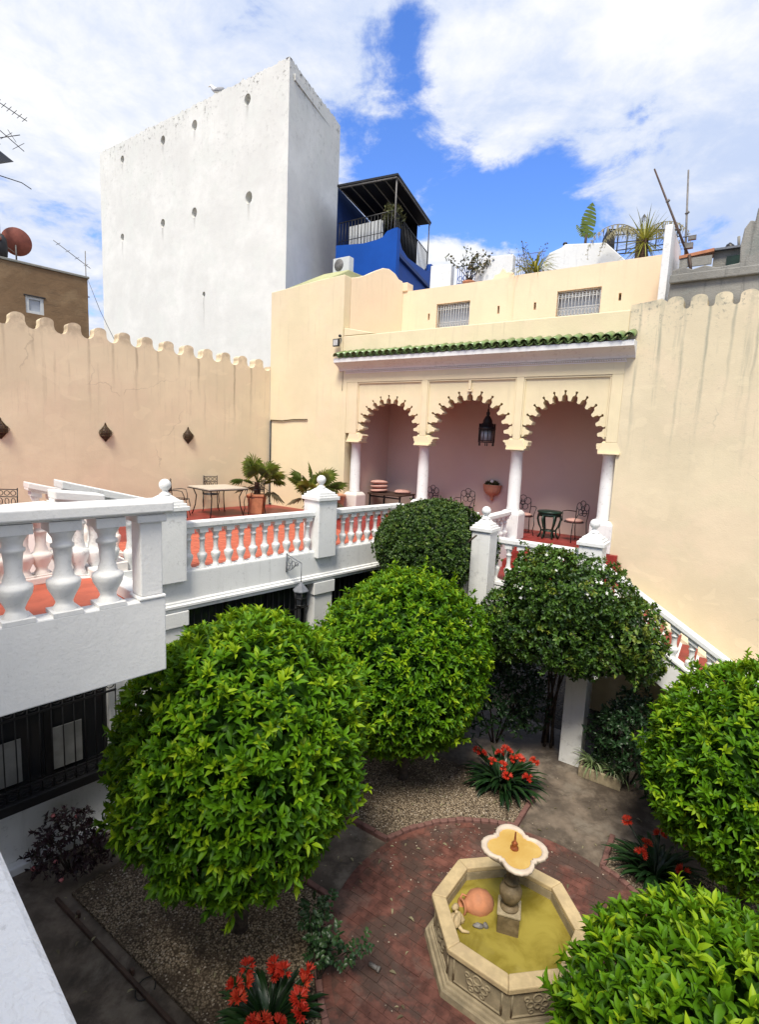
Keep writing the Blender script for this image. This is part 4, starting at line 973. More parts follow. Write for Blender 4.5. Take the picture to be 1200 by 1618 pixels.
def round_tree(name, label, cat, base, c, rx, rz, shoots, L, mat, seed, seg=2, cnt=7, singles=0, lump=.05, flat_bottom=-.95, group=None, wr=.36, trunk_r=.07, inner=1.0, tint_mu=.49, stems=1, skip=None):
    rg = np.random.default_rng(seed); c = np.array(c, float); base = Vector(base)
    t = thing(name, label, cat, base, 0, group)
    bo = np.array(base)
    d = unit(rg.normal(size=(int(shoots * 1.15), 3))); d = d[d[:, 2] > flat_bottom][:shoots]
    k = lumpy(d, seed, lump); rad = k * (1 - np.abs(rg.normal(0, .045, len(d)))) + (rg.random(len(d)) < .07) * rg.uniform(.02, .10, len(d))
    sc = np.array([rx, rx, rz])
    pos = c + d * sc * rad[:, None]
    nrm = unit(d / sc)
    ax = unit(nrm * .9 + np.array([0, 0, .55]) + rg.normal(0, .22, d.shape))
    P, D, N_, LL = rosettes(rg, pos, ax, cnt, L)
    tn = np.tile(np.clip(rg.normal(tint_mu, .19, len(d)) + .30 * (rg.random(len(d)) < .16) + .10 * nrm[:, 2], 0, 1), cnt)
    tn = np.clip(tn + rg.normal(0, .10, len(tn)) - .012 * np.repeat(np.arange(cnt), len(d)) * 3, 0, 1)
    if seg == 2:                                                       # a few stray long shoots beyond the clipped outline, and some yellowed leaves
        wi = rg.choice(len(d), 26, False)
        for i in wi:
            a_, ln_ = ax[i] + np.array([0, 0, .25]), rg.uniform(.12, .30); a_ /= np.linalg.norm(a_)
            for q in range(5):
                b_ = pos[i] + a_ * ln_ * (q + 1) / 5
                dd = unit(rg.normal(0, .8, (3, 3)) + a_); P = np.concatenate([P, np.repeat(b_[None], 3, 0)]); D = np.concatenate([D, dd]); N_ = np.concatenate([N_, unit(rg.normal(0, .5, (3, 3)) + np.array([0, 0, 1.]))]); LL = np.concatenate([LL, L * rg.uniform(.6, 1.0, 3)]); tn = np.concatenate([tn, np.clip(rg.normal(.75, .12, 3), 0, 1)])
        tn[rg.random(len(tn)) < .012] = 1.0
    # inner leaves, darkened so the crown's inner shade is in their tint
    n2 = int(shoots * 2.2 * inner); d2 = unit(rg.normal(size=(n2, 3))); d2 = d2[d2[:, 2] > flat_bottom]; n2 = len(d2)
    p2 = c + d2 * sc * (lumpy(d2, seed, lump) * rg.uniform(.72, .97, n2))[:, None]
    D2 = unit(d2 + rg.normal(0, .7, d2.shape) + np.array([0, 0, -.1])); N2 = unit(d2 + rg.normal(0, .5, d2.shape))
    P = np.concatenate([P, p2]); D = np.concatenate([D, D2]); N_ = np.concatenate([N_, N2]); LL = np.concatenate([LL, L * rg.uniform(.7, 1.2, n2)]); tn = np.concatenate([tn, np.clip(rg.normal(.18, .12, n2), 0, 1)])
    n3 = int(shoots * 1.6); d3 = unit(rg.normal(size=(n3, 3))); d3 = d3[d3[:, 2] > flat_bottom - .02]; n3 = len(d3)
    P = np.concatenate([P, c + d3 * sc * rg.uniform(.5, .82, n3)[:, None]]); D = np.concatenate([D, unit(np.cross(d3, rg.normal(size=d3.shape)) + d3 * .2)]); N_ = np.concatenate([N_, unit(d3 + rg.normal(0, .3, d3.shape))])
    LL = np.concatenate([LL, L * rg.uniform(1.5, 2.4, n3)]); tn = np.concatenate([tn, np.clip(rg.normal(.06, .05, n3), 0, 1)])  # core leaves nearly black, shade put into the tint
    keep = np.ones(len(P), bool)
    if skip is not None: keep &= ~skip(P)
    if singles:
        eye = np.array([0, 0, EYE]); v = unit(eye - P); face = np.abs((N_ * v).sum(1)); out = unit((P - c) / sc)
        vis = (out * v).sum(1); dist = np.linalg.norm(eye - P, axis=1)
        uv = (P - eye) @ np.array([[*cr], [*cd], [*fw]]).T; inside = (np.abs(uv[:, 0] / uv[:, 2]) < .70) & (np.abs(uv[:, 1] / uv[:, 2]) < .95)
        score = LL * face / dist * (vis > .35) * inside * keep * (np.linalg.norm((P - c) / sc, axis=1) > .93)
        top = np.argsort(-score)[:singles]; top = top[score[top] > 0]
        variants = [leaves_mesh('leaf', mat, np.zeros((1, 3)), np.array([[0, 1., 0]]), np.array([[0, 0, 1.]]), np.array([1.0]), np.array([wr]), np.array([tv]), 2) for tv in (.3, .45, .6, .8)]
        for i in top:
            D_, S_ = D[i], np.cross(D[i], N_[i]); S_ /= np.linalg.norm(S_); U_ = np.cross(S_, D_)
            mt = Matrix(((S_[0], D_[0], U_[0]), (S_[1], D_[1], U_[1]), (S_[2], D_[2], U_[2])))
            o = link('leaf', variants[int(np.clip((tn[i] - .2) / .18, 0, 3))], t, loc=Vector(P[i] - bo), scale=(LL[i],) * 3)
            o.rotation_euler = mt.to_euler()
        keep[top] = False
    me = leaves_mesh('crown', mat, P[keep] - bo, D[keep], N_[keep], LL[keep], LL[keep] * wr, tn[keep], seg)
    tag(link('crown', me, t), kind='stuff')
    r2 = random.Random(seed); tk = M()
    for s in range(stems):
        a = r2.uniform(0, 6.28); ox, oy = (0.0, 0.0) if stems == 1 else (.12 * math.cos(a + s * 2.1), .12 * math.sin(a + s * 2.1))
        top_ = c - bo - np.array([0, 0, rz * .35]); h = top_[2]
        pts = [(ox + (top_[0]) * q + .04 * math.sin(5 * q + s), oy * (1 - q) + top_[1] * q + .03 * math.cos(4 * q + s), -.02 + h * q) for q in (0, .06, .3, .55, .8, 1)]
        tk.tube(pts, [trunk_r * 1.5, trunk_r * 1.1, trunk_r, trunk_r * .9, trunk_r * .8, trunk_r * .6], 9)
    tk.build('trunk', 'bark', t)
    for s in range(9):
        a = s * .7 + r2.uniform(-.2, .2); e = r2.uniform(.15, 1.0); p0 = c - bo - np.array([0, 0, rz * r2.uniform(.25, .6)]); p0[0] *= .98
        dd = np.array([math.cos(a) * rx * .8, math.sin(a) * rx * .8, rz * e * .8]); p2_ = p0 + dd; pm_ = p0 + dd * .5 + np.array([0, 0, -.06])
        M().tube([p0, pm_, p2_], [trunk_r * .55, trunk_r * .38, trunk_r * .15], 6).build('branch', 'bark', t)
    return t
OT = 'clipped round orange trees in the courtyard beds'
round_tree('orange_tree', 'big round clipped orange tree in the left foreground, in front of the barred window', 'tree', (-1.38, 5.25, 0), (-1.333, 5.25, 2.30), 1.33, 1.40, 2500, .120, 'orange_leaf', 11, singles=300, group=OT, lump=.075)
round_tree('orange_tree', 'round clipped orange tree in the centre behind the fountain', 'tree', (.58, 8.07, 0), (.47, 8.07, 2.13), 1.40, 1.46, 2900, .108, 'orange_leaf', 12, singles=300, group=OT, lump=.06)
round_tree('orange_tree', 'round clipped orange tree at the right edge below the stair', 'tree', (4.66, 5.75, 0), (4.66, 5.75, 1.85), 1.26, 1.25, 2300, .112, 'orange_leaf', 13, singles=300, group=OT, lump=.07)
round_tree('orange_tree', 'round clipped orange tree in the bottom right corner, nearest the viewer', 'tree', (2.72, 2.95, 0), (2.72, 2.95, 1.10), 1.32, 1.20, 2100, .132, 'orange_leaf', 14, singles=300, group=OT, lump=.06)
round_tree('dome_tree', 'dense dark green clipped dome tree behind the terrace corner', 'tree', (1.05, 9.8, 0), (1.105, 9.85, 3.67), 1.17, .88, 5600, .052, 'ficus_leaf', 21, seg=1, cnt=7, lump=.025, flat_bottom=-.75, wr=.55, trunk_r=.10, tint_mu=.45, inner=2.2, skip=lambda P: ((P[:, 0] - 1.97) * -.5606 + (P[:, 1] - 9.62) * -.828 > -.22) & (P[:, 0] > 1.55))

# flowering climber heaped over the stair landing
def climber():
    rg = np.random.default_rng(31)
    t = thing('flowering_climber', 'loose dark climber with small white flowers heaped over the stair landing', 'climber', PA(1.75, -2.0), 0)
    bo = np.array(PA(1.75, -2.0))
    blobs = [((2.74, 8.36, 3.36), (.62, .60, .60), 900), ((3.13, 8.05, 3.24), (.90, .66, .72), 1050), ((3.85, 7.95, 2.75), (.66, .5, .62), 560), ((2.25, 8.62, 2.72), (.50, .50, .55), 420), ((2.95, 8.05, 2.65), (.98, .55, .52), 680), ((4.22, 7.9, 2.42), (.40, .36, .44), 240), ((3.40, 8.0, 2.35), (.66, .4, .36), 280), ((2.35, 8.5, 2.40), (.5, .45, .40), 240)]
    Ps, Ds, Ns, Ls, Ts = [], [], [], [], []
    tips = []
    for c, r, n in blobs:
        d = unit(rg.normal(size=(n, 3))); k = lumpy(d, int(c[0] * 100), .13) * (1 - np.abs(rg.normal(0, .07, n)))
        pos = np.array(c) + d * np.array(r) * k[:, None]
        ax = unit(d + rg.normal(0, .45, d.shape) + np.array([0, 0, .15]))
        P, D, N_, L = rosettes(rg, pos, ax, 6, .075, (30, 95))
        tn = np.tile(np.clip(rg.normal(.34, .18, n) + .25 * (d[:, 2] > .35) * rg.random(n) + .35 * (c[0] > 3.8) * rg.random(n), 0, 1), 6)
        Ps.append(P); Ds.append(D); Ns.append(N_); Ls.append(L); Ts.append(tn); tips.append(pos[(d[:, 1] < .2)])
        n2 = n * 2; d2 = unit(rg.normal(size=(n2, 3))); Ps.append(np.array(c) + d2 * np.array(r) * rg.uniform(.5, .95, n2)[:, None]); Ds.append(unit(rg.normal(size=(n2, 3)))); Ns.append(unit(d2 + rg.normal(0, .6, d2.shape))); Ls.append(.075 * rg.uniform(.7, 1.2, n2)); Ts.append(np.clip(rg.normal(.12, .1, n2), 0, 1))  # inner leaves tinted dark in place of shade
    # hanging and straying shoots
    sm = M()
    for k in range(60):
        b = blobs[rg.integers(len(blobs))]; a = rg.uniform(0, 6.28); c = np.array(b[0]); r = np.array(b[1])
        e = rg.uniform(-.6, .9); p = c + r * np.array([math.cos(a) * .9, math.sin(a) * .9, e]); dirn = unit((np.array([[math.cos(a), math.sin(a), e * .6 + .2]])))[0]
        pts = [p]; L = rg.uniform(.15, .42)
        for q in range(5): dirn = dirn + np.array([0, 0, -.16]) + rg.normal(0, .12, 3); dirn /= np.linalg.norm(dirn); p = p + dirn * L / 5; pts.append(p)
        sm.tube([x - bo for x in pts], .004, 4)
        for q in pts[1:]:
            Ps.append(np.repeat(q[None], 4, 0)); Ds.append(unit(rg.normal(0, .8, (4, 3)) + dirn)); Ns.append(unit(rg.normal(0, .6, (4, 3)) + np.array([0, 0, 1]))); Ls.append(.065 * rg.uniform(.7, 1.2, 4)); Ts.append(np.clip(rg.normal(.45, .2, 4), 0, 1))
    Ls = np.concatenate(Ls)
    tag(link('foliage', leaves_mesh('foliage', 'vine_leaf', np.concatenate(Ps) - bo, np.concatenate(Ds), np.concatenate(Ns), Ls, Ls * .55, np.concatenate(Ts), 2), t), kind='stuff')
    for k in range(5):
        a = k * 1.25; sm.tube([(.1 * math.cos(a), .1 * math.sin(a), -.02), (.05 * math.cos(a + 1), .06 * math.sin(a), .8), (.14 * math.cos(a + 2), .1 * math.sin(a + 2) - .1, 1.5), (.5 * math.cos(a), -.5 + .3 * math.sin(a), 2.4)], [.03, .022, .02, .014], 7)
    sm.build('stems', 'bark', t)
    tips = np.concatenate(tips); pick = tips[rg.choice(len(tips), 45, False)]
    fm = M()
    for k in range(5):
        a = 2 * math.pi * k / 5; fm.add([(0, 0, 0), (.020 * math.cos(a - .5), .020 * math.sin(a - .5), .006), (.034 * math.cos(a), .034 * math.sin(a), .010), (.020 * math.cos(a + .5), .020 * math.sin(a + .5), .006)], [(0, 1, 2, 3)])
    me = fm.mesh('flower', 'petal_white')
    for p in pick:
        for q in range(rg.integers(1, 4)):
            o = (unit(rg.normal(size=(1, 3)))[0]) * .03; s = rg.uniform(.45, 1.05); n_ = Vector((rg.normal(0, .4), -1 + rg.normal(0, .3), .5)).normalized()
            link('flower', me, t, loc=Vector(p - bo + o + np.array(n_) * .04), rot=n_.to_track_quat('Z', 'Y').to_euler(), scale=(s, s, s))
climber()

def shrub(name, label, base, c, r, n, L, mat, seed, wr=.4, group=None, seg=2, stems=6, cat='shrub', cnt=5, amp=.14, flowers=None):
    rg = np.random.default_rng(seed); t = thing(name, label, cat, base, 0, group); bo = np.array(base, float); c = np.array(c, float) + bo; r = np.array(r, float)
    d = unit(rg.normal(size=(n, 3))); d = d[d[:, 2] > -.7]; n = len(d)
    pos = c + d * r * (lumpy(d, seed, amp) * rg.uniform(.62, 1.02, n))[:, None]
    ax = unit(d + rg.normal(0, .4, d.shape) + np.array([0, 0, .3]))
    P, D, N_, LL = rosettes(rg, pos, ax, cnt, L, (30, 95))
    tn = np.clip(rg.normal(.4, .22, len(P)), 0, 1)
    tag(link('foliage', leaves_mesh('foliage', mat, P - bo, D, N_, LL, LL * wr, tn, seg), t), kind='stuff')
    r2 = random.Random(seed)
    for k in range(stems):
        a = 2 * math.pi * k / stems + r2.uniform(-.3, .3); e = c - bo; M().tube([(.04 * math.cos(a), .04 * math.sin(a), -.03), (e[0] * .5 + r[0] * .3 * math.cos(a), e[1] * .5 + r[1] * .3 * math.sin(a), e[2] * .6), (e[0] + r[0] * .7 * math.cos(a), e[1] + r[1] * .7 * math.sin(a), e[2] + r[2] * .35)], [.016, .011, .005], 5).build('stem', 'bark', t)
    if flowers:
        fm = M().blob((0, 0, 0), (.03, .03, .024), 3, .25, 8, 5).mesh('flower', flowers[1])
        for i in rg.choice(len(pos), flowers[0], False): link('flower', fm, t, loc=Vector(pos[i] - bo + d[i] * .03))
    return t
SP = 'dark shade plants under the landing'
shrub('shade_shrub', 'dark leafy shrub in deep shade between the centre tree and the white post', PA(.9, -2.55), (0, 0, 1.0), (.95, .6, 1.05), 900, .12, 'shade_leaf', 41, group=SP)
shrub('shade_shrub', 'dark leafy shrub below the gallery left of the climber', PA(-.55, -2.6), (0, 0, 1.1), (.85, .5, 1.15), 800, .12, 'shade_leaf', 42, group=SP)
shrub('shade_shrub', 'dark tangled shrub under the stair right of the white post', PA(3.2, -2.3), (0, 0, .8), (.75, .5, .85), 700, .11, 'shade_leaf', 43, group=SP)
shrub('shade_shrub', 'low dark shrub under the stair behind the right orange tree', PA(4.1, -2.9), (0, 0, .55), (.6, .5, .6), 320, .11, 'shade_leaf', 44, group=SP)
shrub('purple_shrub', 'wine-red leafed shrub against the white wall at the left', (-3.72, 6.02, 0), (0, 0, .38), (.48, .42, .42), 420, .07, 'purple_leaf', 45, flowers=(5, 'petal_pink'))
# strappy clivias with orange-red heads
def clivia(label, base, n, Ls, heads, seed, spread=1.0):
    rg = random.Random(seed); t = thing('clivia', label, 'plant', base, 0, 'orange-red clivias in the beds')
    for k in range(n):
        a = k * 2.4 + rg.uniform(-.3, .3); L = Ls * rg.uniform(.7, 1.15); w = rg.uniform(.022, .034); e = rg.uniform(.6, 1.45); r0 = rg.uniform(.01, .16) * spread
        d = Vector((math.cos(a), math.sin(a), 0)); s = Vector((-d.y, d.x, 0)); p = d * r0; el = e; m = M(); vs = []
        for q in range(6):
            ww = w * (1, 1.05, 1.05, .95, .7, .08)[q]
            vs += [p + s * ww + Vector((0, 0, .006)), p - s * ww + Vector((0, 0, .006)), p]
            p = p + (d * math.cos(el) + Vector((0, 0, math.sin(el)))) * (L / 5); el -= rg.uniform(.22, .42)
        fs = []
        for q in range(5): b = 3 * q; fs += [(b, b + 2, b + 5, b + 3), (b + 2, b + 1, b + 4, b + 5)]
        me = m.add(vs, fs, True).mesh('strap_leaf', 'clivia_leaf')
        at = me.attributes.new('tint', 'FLOAT', 'POINT'); tv = min(1, max(0, rg.gauss(.4, .22))); at.data.foreach_set('value', [tv] * len(me.vertices))
        link('strap_leaf', me, t)
    for k in range(heads):
        a = k * 2.4 + rg.uniform(-.4, .4); r = spread * rg.uniform(.10, .36) ; h = rg.uniform(.34, .54)
        c = Vector((r * math.cos(a), r * math.sin(a), h))
        head = M().tube([(0, 0, 0), (c.x * .5, c.y * .5, h * .6), c], .010, 6).build('flower_stalk', 'clivia_leaf', t)
        fl = M(); 
        for q in range(10):
            u = Vector((rg.gauss(0, 1), rg.gauss(0, 1), abs(rg.gauss(.5, .6)))).normalized(); x = u.orthogonal().normalized(); y = u.cross(x); o = c + u * .02
            for j in range(6):
                b = 2 * math.pi * j / 6; o1 = x * math.cos(b) + y * math.sin(b); sd_ = u.cross(o1)
                fl.add([o, o + u * .04 + o1 * .014 + sd_ * .011, o + u * .068 + o1 * .036, o + u * .04 + o1 * .014 - sd_ * .011], [(0, 1, 2, 3)])
        me = fl.mesh('flower_head', 'petal_red'); at = me.attributes.new('tint', 'FLOAT', 'POINT'); base_t = rg.uniform(.25, .7)
        at.data.foreach_set('value', [min(1, max(0, base_t + (.35 if i % 4 == 0 else 0) * rg.random() + rg.gauss(0, .1))) for i in range(len(me.vertices))])
        link('flower_head', me, head)
    return t
clivia('clivia with orange-red flower heads right of the centre orange tree', (2.22, 8.02, .04), 150, .60, 12, 51, 1.5)
clivia('clivia with orange-red flower heads at the bottom edge of the picture', (-.84, 4.26, .04), 130, .46, 14, 52, 1.15)
clivia('clivia with orange-red flower heads half hidden under the right orange tree', (3.85, 6.25, .04), 100, .55, 7, 53, 1.3)
# rose cane with sparse leaves beside the red circle
def rose():
    rg = np.random.default_rng(61); t = thing('rose_bush', 'thin rose cane with sparse green leaves beside the red paving', 'shrub', (-.42, 4.72, .04)); Ps, Ds, Ns = [], [], []
    sm = M()
    for k in range(6):
        a = rg.uniform(-.2, 1.9) + k * .3; p = np.zeros(3); d = np.array([math.cos(a) * .35, math.sin(a) * .35, 1.0]); pts = [p]
        for q in range(8):
            d = d + rg.normal(0, .16, 3); d /= np.linalg.norm(d); p = p + d * rg.uniform(.07, .11); pts.append(p)
            if q > 1:
                for j in range(3):
                    u = unit(rg.normal(size=(1, 3)) + np.array([[0, 0, .2]]))[0]
                    for z in (.03, .07, .105):
                        for sgn in (-1, 1):
                            side = np.cross(u, [0, 0, 1]); Ps.append(p + u * z); Ds.append(unit((u * .5 + sgn * side)[None])[0]); Ns.append(np.array([0, 0, 1.]) + rg.normal(0, .3, 3))
        sm.tube(pts, [.009 - .0007 * i for i in range(len(pts))], 5)
    sm.build('canes', 'bark', t); P = np.array(Ps); n = len(P)
    tag(link('foliage', leaves_mesh('foliage', 'shade_leaf', P, unit(np.array(Ds)), unit(np.array(Ns)), np.full(n, .055) * rg.uniform(.8, 1.2, n), np.full(n, .04), np.clip(rg.normal(.6, .25, n), 0, 1), 2), t), kind='stuff')
rose()
# striped grassy plant in a low stone trough beside the post
def grassy(label, name, base, n, L, w, mat, seed, droop=.3, potfn=None, z0=0.0, e0=(.6, 1.35)):
    rg = random.Random(seed); t = thing(name, label, 'plant', base)
    for k in range(n):
        a = k * 2.4 + rg.uniform(-.3, .3); l = L * rg.uniform(.6, 1.15); d = Vector((math.cos(a), math.sin(a), 0)); s = Vector((-d.y, d.x, 0)); p = d * rg.uniform(0, .04) + Vector((0, 0, z0)); el = rg.uniform(*e0); vs = []
        for q in range(6):
            ww = w * (.8, 1, 1, .85, .55, .05)[q]; vs += [p + s * ww, p - s * ww]; p = p + (d * math.cos(el) + Vector((0, 0, math.sin(el)))) * (l / 5); el -= droop * rg.uniform(.7, 1.4)
        me = M().add(vs, [(2 * q, 2 * q + 1, 2 * q + 3, 2 * q + 2) for q in range(5)], True).mesh('blade', mat)
        at = me.attributes.new('tint', 'FLOAT', 'POINT'); at.data.foreach_set('value', [min(1, max(0, rg.gauss(.5, .28)))] * len(me.vertices)); link('blade', me, t)
    if potfn: potfn(t)
    return t
tp = thing('stone_trough', 'low stone planting trough beside the foot of the white post', 'planter', PA(2.72, -2.48), AANG)
M().box(-.26, .42, -.16, .16, 0, .20).build('box', 'stone_dark', tp, bevel=0.015); M().box(-.22, .38, -.12, .12, .195, .21).build('earth', 'soil', tp)
grassy('pale striped grassy plant spilling from the trough by the white post', 'grassy_plant', PA(2.66, -2.50, .20), 60, .42, .010, 'spider_leaf', 71, .42)
grassy('second striped grassy plant at the right end of the trough', 'grassy_plant', PA(3.0, -2.50, .20), 46, .36, .010, 'spider_leaf', 72, .42)
# small odds and ends on the ground
tc_ = thing('tap_fitting', 'small dark pipe fitting lying on the red paving', 'fitting', (.148, 4.892, .04), R(-30))
M().tube([(-.05, 0, .025), (.05, 0, .025)], .022, 10).build('body', 'steel', tc_); M().tube([(.05, 0, .025), (.075, 0, .025)], .030, 8).build('collar', 'steel', tc_)
hk = thing('hose_loop', 'thin black hose loop on the ground by the near parapet', 'hose', (-2.15, 4.6, .012))
M().tube([(.09 * math.cos(a * .35), .12 * math.sin(a * .35), .006 + a * .0004) for a in range(17)], .006, 5).build('hose', 'plastic_black', hk)
gr = thing('groove_strip', 'dark strip marking the groove along the near gravel bed', 'edging', PF(-4.6, -2.56), AANG)
M().box(0, 4.1, -.03, .01, 0, .05).build('board', 'wood', gr, bevel=0.008)  # thin dark board stands in for a groove
for k in range(4): M().box(.4 + k * 1.1, .45 + k * 1.1, .021, .05, -.02, .07).build('peg', 'wood', gr)

# fallen leaves on beds, bricks and paths
rl_ = np.random.default_rng(77); nL = 520
uu, ww = rl_.uniform(-4.6, 4.0, nL), rl_.uniform(-3.0, 3.6, nL); ok = (np.hypot(uu, ww) > 1.0); uu, ww = uu[ok], ww[ok]; nL = len(uu)
PL = np.array([list(PF(a, b, .052 if in_bed(a, b) else (.034 if math.hypot(a, b) < RC else .012))) for a, b in zip(uu, ww)])
an_ = rl_.uniform(0, 6.28, nL); DL = np.stack([np.cos(an_), np.sin(an_), rl_.normal(0.05, .08, nL)], 1); NL = unit(np.stack([rl_.normal(0, .2, nL), rl_.normal(0, .2, nL), np.ones(nL)], 1)); LL_ = rl_.uniform(.035, .085, nL)
tag(link('fallen_leaves', leaves_mesh('fallen_leaves', 'palm_dry', PL, unit(DL), NL, LL_, LL_ * .42, np.clip(rl_.normal(.15, .3, nL), 0, 1), 2)), 'dry brown leaves fallen on the beds and paving', 'leaves', kind='stuff')

# ================================================================== TERRACE FURNITURE
def iron_chair(label, loc, rz, group, style='loop', cush=None):
    """wrought-iron chair, front towards -y"""
    t = thing('iron_chair', label, 'chair', loc, rz, group); w, d, h = .20, .20, .45
    for sx in (-1, 1):
        M().tube([(sx * w, -d, h), (sx * (w + .015), -d - .03, h * .6), (sx * (w - .01), -d - .01, .12), (sx * (w + .02), -d - .035, 0)], .011, 6).build('leg', 'iron', t)
        M().tube([(sx * w * .9, d, h), (sx * w * .95, d + .02, h * .5), (sx * w, d + .06, 0)], .011, 6).build('leg', 'iron', t)
        M().tube([(sx * w * .95, d, h + .22), (sx * (w + .06), 0, h + .24), (sx * (w + .07), -d * .6, h + .22), (sx * (w + .02), -d * .8, h + .10), (sx * w, -d * .85, h)], .010, 6).build('armrest', 'iron', t)
    seat = M().ring((0, 0, h), .215, .011, 'z', 20, 6)
    for k in range(7): y = -.18 + k * .06; x = math.sqrt(max(0, .215 ** 2 - y * y)); seat.tube([(-x, y, h), (x, y, h)], .005, 4)
    seat.build('seat', 'iron', t)
    b = M()
    if style == 'loop':
        for cx, cz, r in ((0, .86, .085), (-.115, .80, .085), (.115, .80, .085), (-.06, .66, .075), (.06, .66, .075), (0, .755, .06)): b.ring((cx, d + .03, cz), r, .0085, 'y', 16, 5)
        for sx in (-1, 1): b.tube([(sx * w * .9, d, h), (sx * .20, d + .02, .66), (sx * .20, d + .03, .80)], .010, 6)
    else:
        for sx in (-1, 1): b.tube([(sx * .18, d, h), (sx * .18, d + .04, .95)], .011, 6)
        for z in (.60, .78, .92): b.tube([(-.18, d + .02, z), (.18, d + .02, z)], .009, 6)
        for cx in (-.11, 0, .11):
            b.ring((cx, d + .03, .85), .045, .007, 'y', 12, 5); b.ring((cx, d + .02, .69), .05, .007, 'y', 12, 5, .7, 1.3)
    b.build('backrest', 'iron', t)
    if cush: M().blob((0, 0, h + .035), (.20, .20, .05), 3, .05, 14, 8).build('cushion', cush, t)
    return t
AC = 'iron chairs under the arches'
iron_chair('black iron loop-back chair with pink seat right of the green drum table', PA(1.12, 1.0, 3.455), AANG + R(-35), AC, cush='cushion')
iron_chair('black iron loop-back chair with pink seat beside the third column', PA(-.10, 1.05, 3.455), AANG + R(30), AC, cush='cushion')
iron_chair('black iron loop-back chair below the wall planter, half hidden by the dome tree', PA(-1.85, 1.35, 3.455), AANG + R(5), AC)
iron_chair('black iron loop-back chair right of the second column, half hidden by the dome tree', PA(-3.0, 1.35, 3.455), AANG + R(-10), AC)
# green drum table
dt = thing('drum_table', 'dark green drum table between two iron chairs under the right arch', 'table', PA(.56, .95, 3.455), AANG)
M().lathe([(.0, .60), (.27, .60), (.285, .61), (.285, .64), (.27, .65), (0, .655)], 26).build('table_top', 'green_metal', dt)
M().lathe([(.25, .53), (.262, .53), (.262, .599), (.25, .599)], 26).build('apron', 'green_metal', dt)
for k in range(6):
    a = k * math.pi / 3 + .2; M().tube([(r * math.cos(a), r * math.sin(a), z) for r, z in ((.25, .56), (.265, .45), (.22, .30), (.17, .20), (.18, .10), (.23, 0))], [.022, .026, .022, .018, .018, .022], 7).build('leg', 'green_metal', dt)
M().lathe([(.0, .17), (.17, .17), (.175, .19), (.0, .20)], 20).build('shelf', 'green_metal', dt)
# low table with cushions in the left bay
lt = thing('low_table', 'dark low table with cushions in the left arch bay', 'table', PA(-4.0, 1.1, 3.455), AANG)
M().box(-.62, .50, -.42, .42, .60, .64).build('table_top', 'wood', lt, bevel=0.006)
for x in (-.58, .44):
    for y in (-.38, .36): M().box(x, x + .04, y, y + .04, 0, .60).build('leg', 'iron', lt)
M().box(-.55, .45, -.35, -.33, .52, .56).build('rail', 'iron', lt)
def pillow(label, loc, r, mat, rz=0.0, seed=1):
    t = M().blob((0, 0, 0), (r, r * .9, .065), seed, .06, 18, 9).build('cushion', mat); t.location = loc; t.rotation_euler = (random.uniform(-.06, .06), random.uniform(-.06, .06), rz); return tag(t, label, 'cushion', 'pink cushions in the left bay')
for k in range(3): pillow(('lowest', 'middle', 'topmost')[k] + ' cushion of the stack beside the left column', PA(-4.40, .95, 4.16 + .115 * k), .27, 'cushion', .2 * k, k + 2)
pillow('single flat pink cushion lying on the low table', PA(-3.78, 1.25, 4.15), .25, 'cushion', .4, 7)
pillow('mauve cushion on the floor under the low table', PA(-3.75, .95, 3.60), .30, 'cushion_dark', .1, 8)
pillow('dark mauve cushion on the floor by the left column', PA(-4.35, .7, 3.62), .28, 'cushion_dark', .6, 9)
# hanging lantern in the middle arch
hl = thing('hanging_lantern', 'black pierced metal lantern hanging in the middle arch', 'lantern', PA(-1.16, .9, 5.60), AANG)
M().tube([(0, 0, .86), (0, 0, 1.60)], .010, 6).build('chain', 'iron', hl)
M().lathe([(.0, .90), (.02, .88), (.02, .82), (.045, .80), (.045, .74), (.03, .73), (.06, .70), (.115, .60), (.12, .54), (.15, .52), (.16, .46), (.21, .43), (.215, .38), (.20, .375)], 12).build('dome', 'iron', hl)
cg = M()
for k in range(12):
    a = 2 * math.pi * k / 12; x, y = .195 * math.cos(a), .195 * math.sin(a); cg.tube([(x, y, .06), (x, y, .52)], .012, 5)
for z in (.06, .10, .36): cg.ring((0, 0, z), .197, .012, 'z', 24, 5)
for k in range(6): a = 2 * math.pi * k / 6; cg.tube([(.195 * math.cos(a), .195 * math.sin(a), .06), (.195 * math.cos(a), .195 * math.sin(a), -.03)], [.012, .016], 6)
cg.build('cage', 'iron', hl)
M().lathe([(.15, .09), (.15, .37)], 12).build('glass', 'pane', hl)
# wall planter
wp = thing('wall_planter', 'terracotta half-bowl planter on the pink arcade wall', 'planter', PA(-1.27, 1.845, 4.10), AANG)
M().lathe([(.01, .02), (.045, .04), (.035, .09), (.06, .14), (.16, .19), (.225, .27), (.245, .36), (.25, .42), (.262, .44), (.24, .445), (.20, .40)], 22, (0, -.06, 0), m=Matrix.Diagonal((1, .75, 1)).to_3x3()).build('bowl', 'planter_clay', wp)
rgp = np.random.default_rng(81); d = unit(rgp.normal(size=(60, 3)) + np.array([0, -.2, .6])); P_ = np.array([0, -.10, .44]) + d * np.array([.17, .09, .08]); P1, D1, N1, L1 = rosettes(rgp, P_, d, 5, .09, (30, 95))
tag(link('plant', leaves_mesh('plant', 'roof_leaf', P1, D1, N1, L1, L1 * .4, np.clip(rgp.normal(.4, .2, len(P1)), 0, 1), 2), wp), kind='stuff')
M().blob((.02, -.16, .53), (.05, .04, .05), 4, .15).build('flower', 'petal_white', wp)
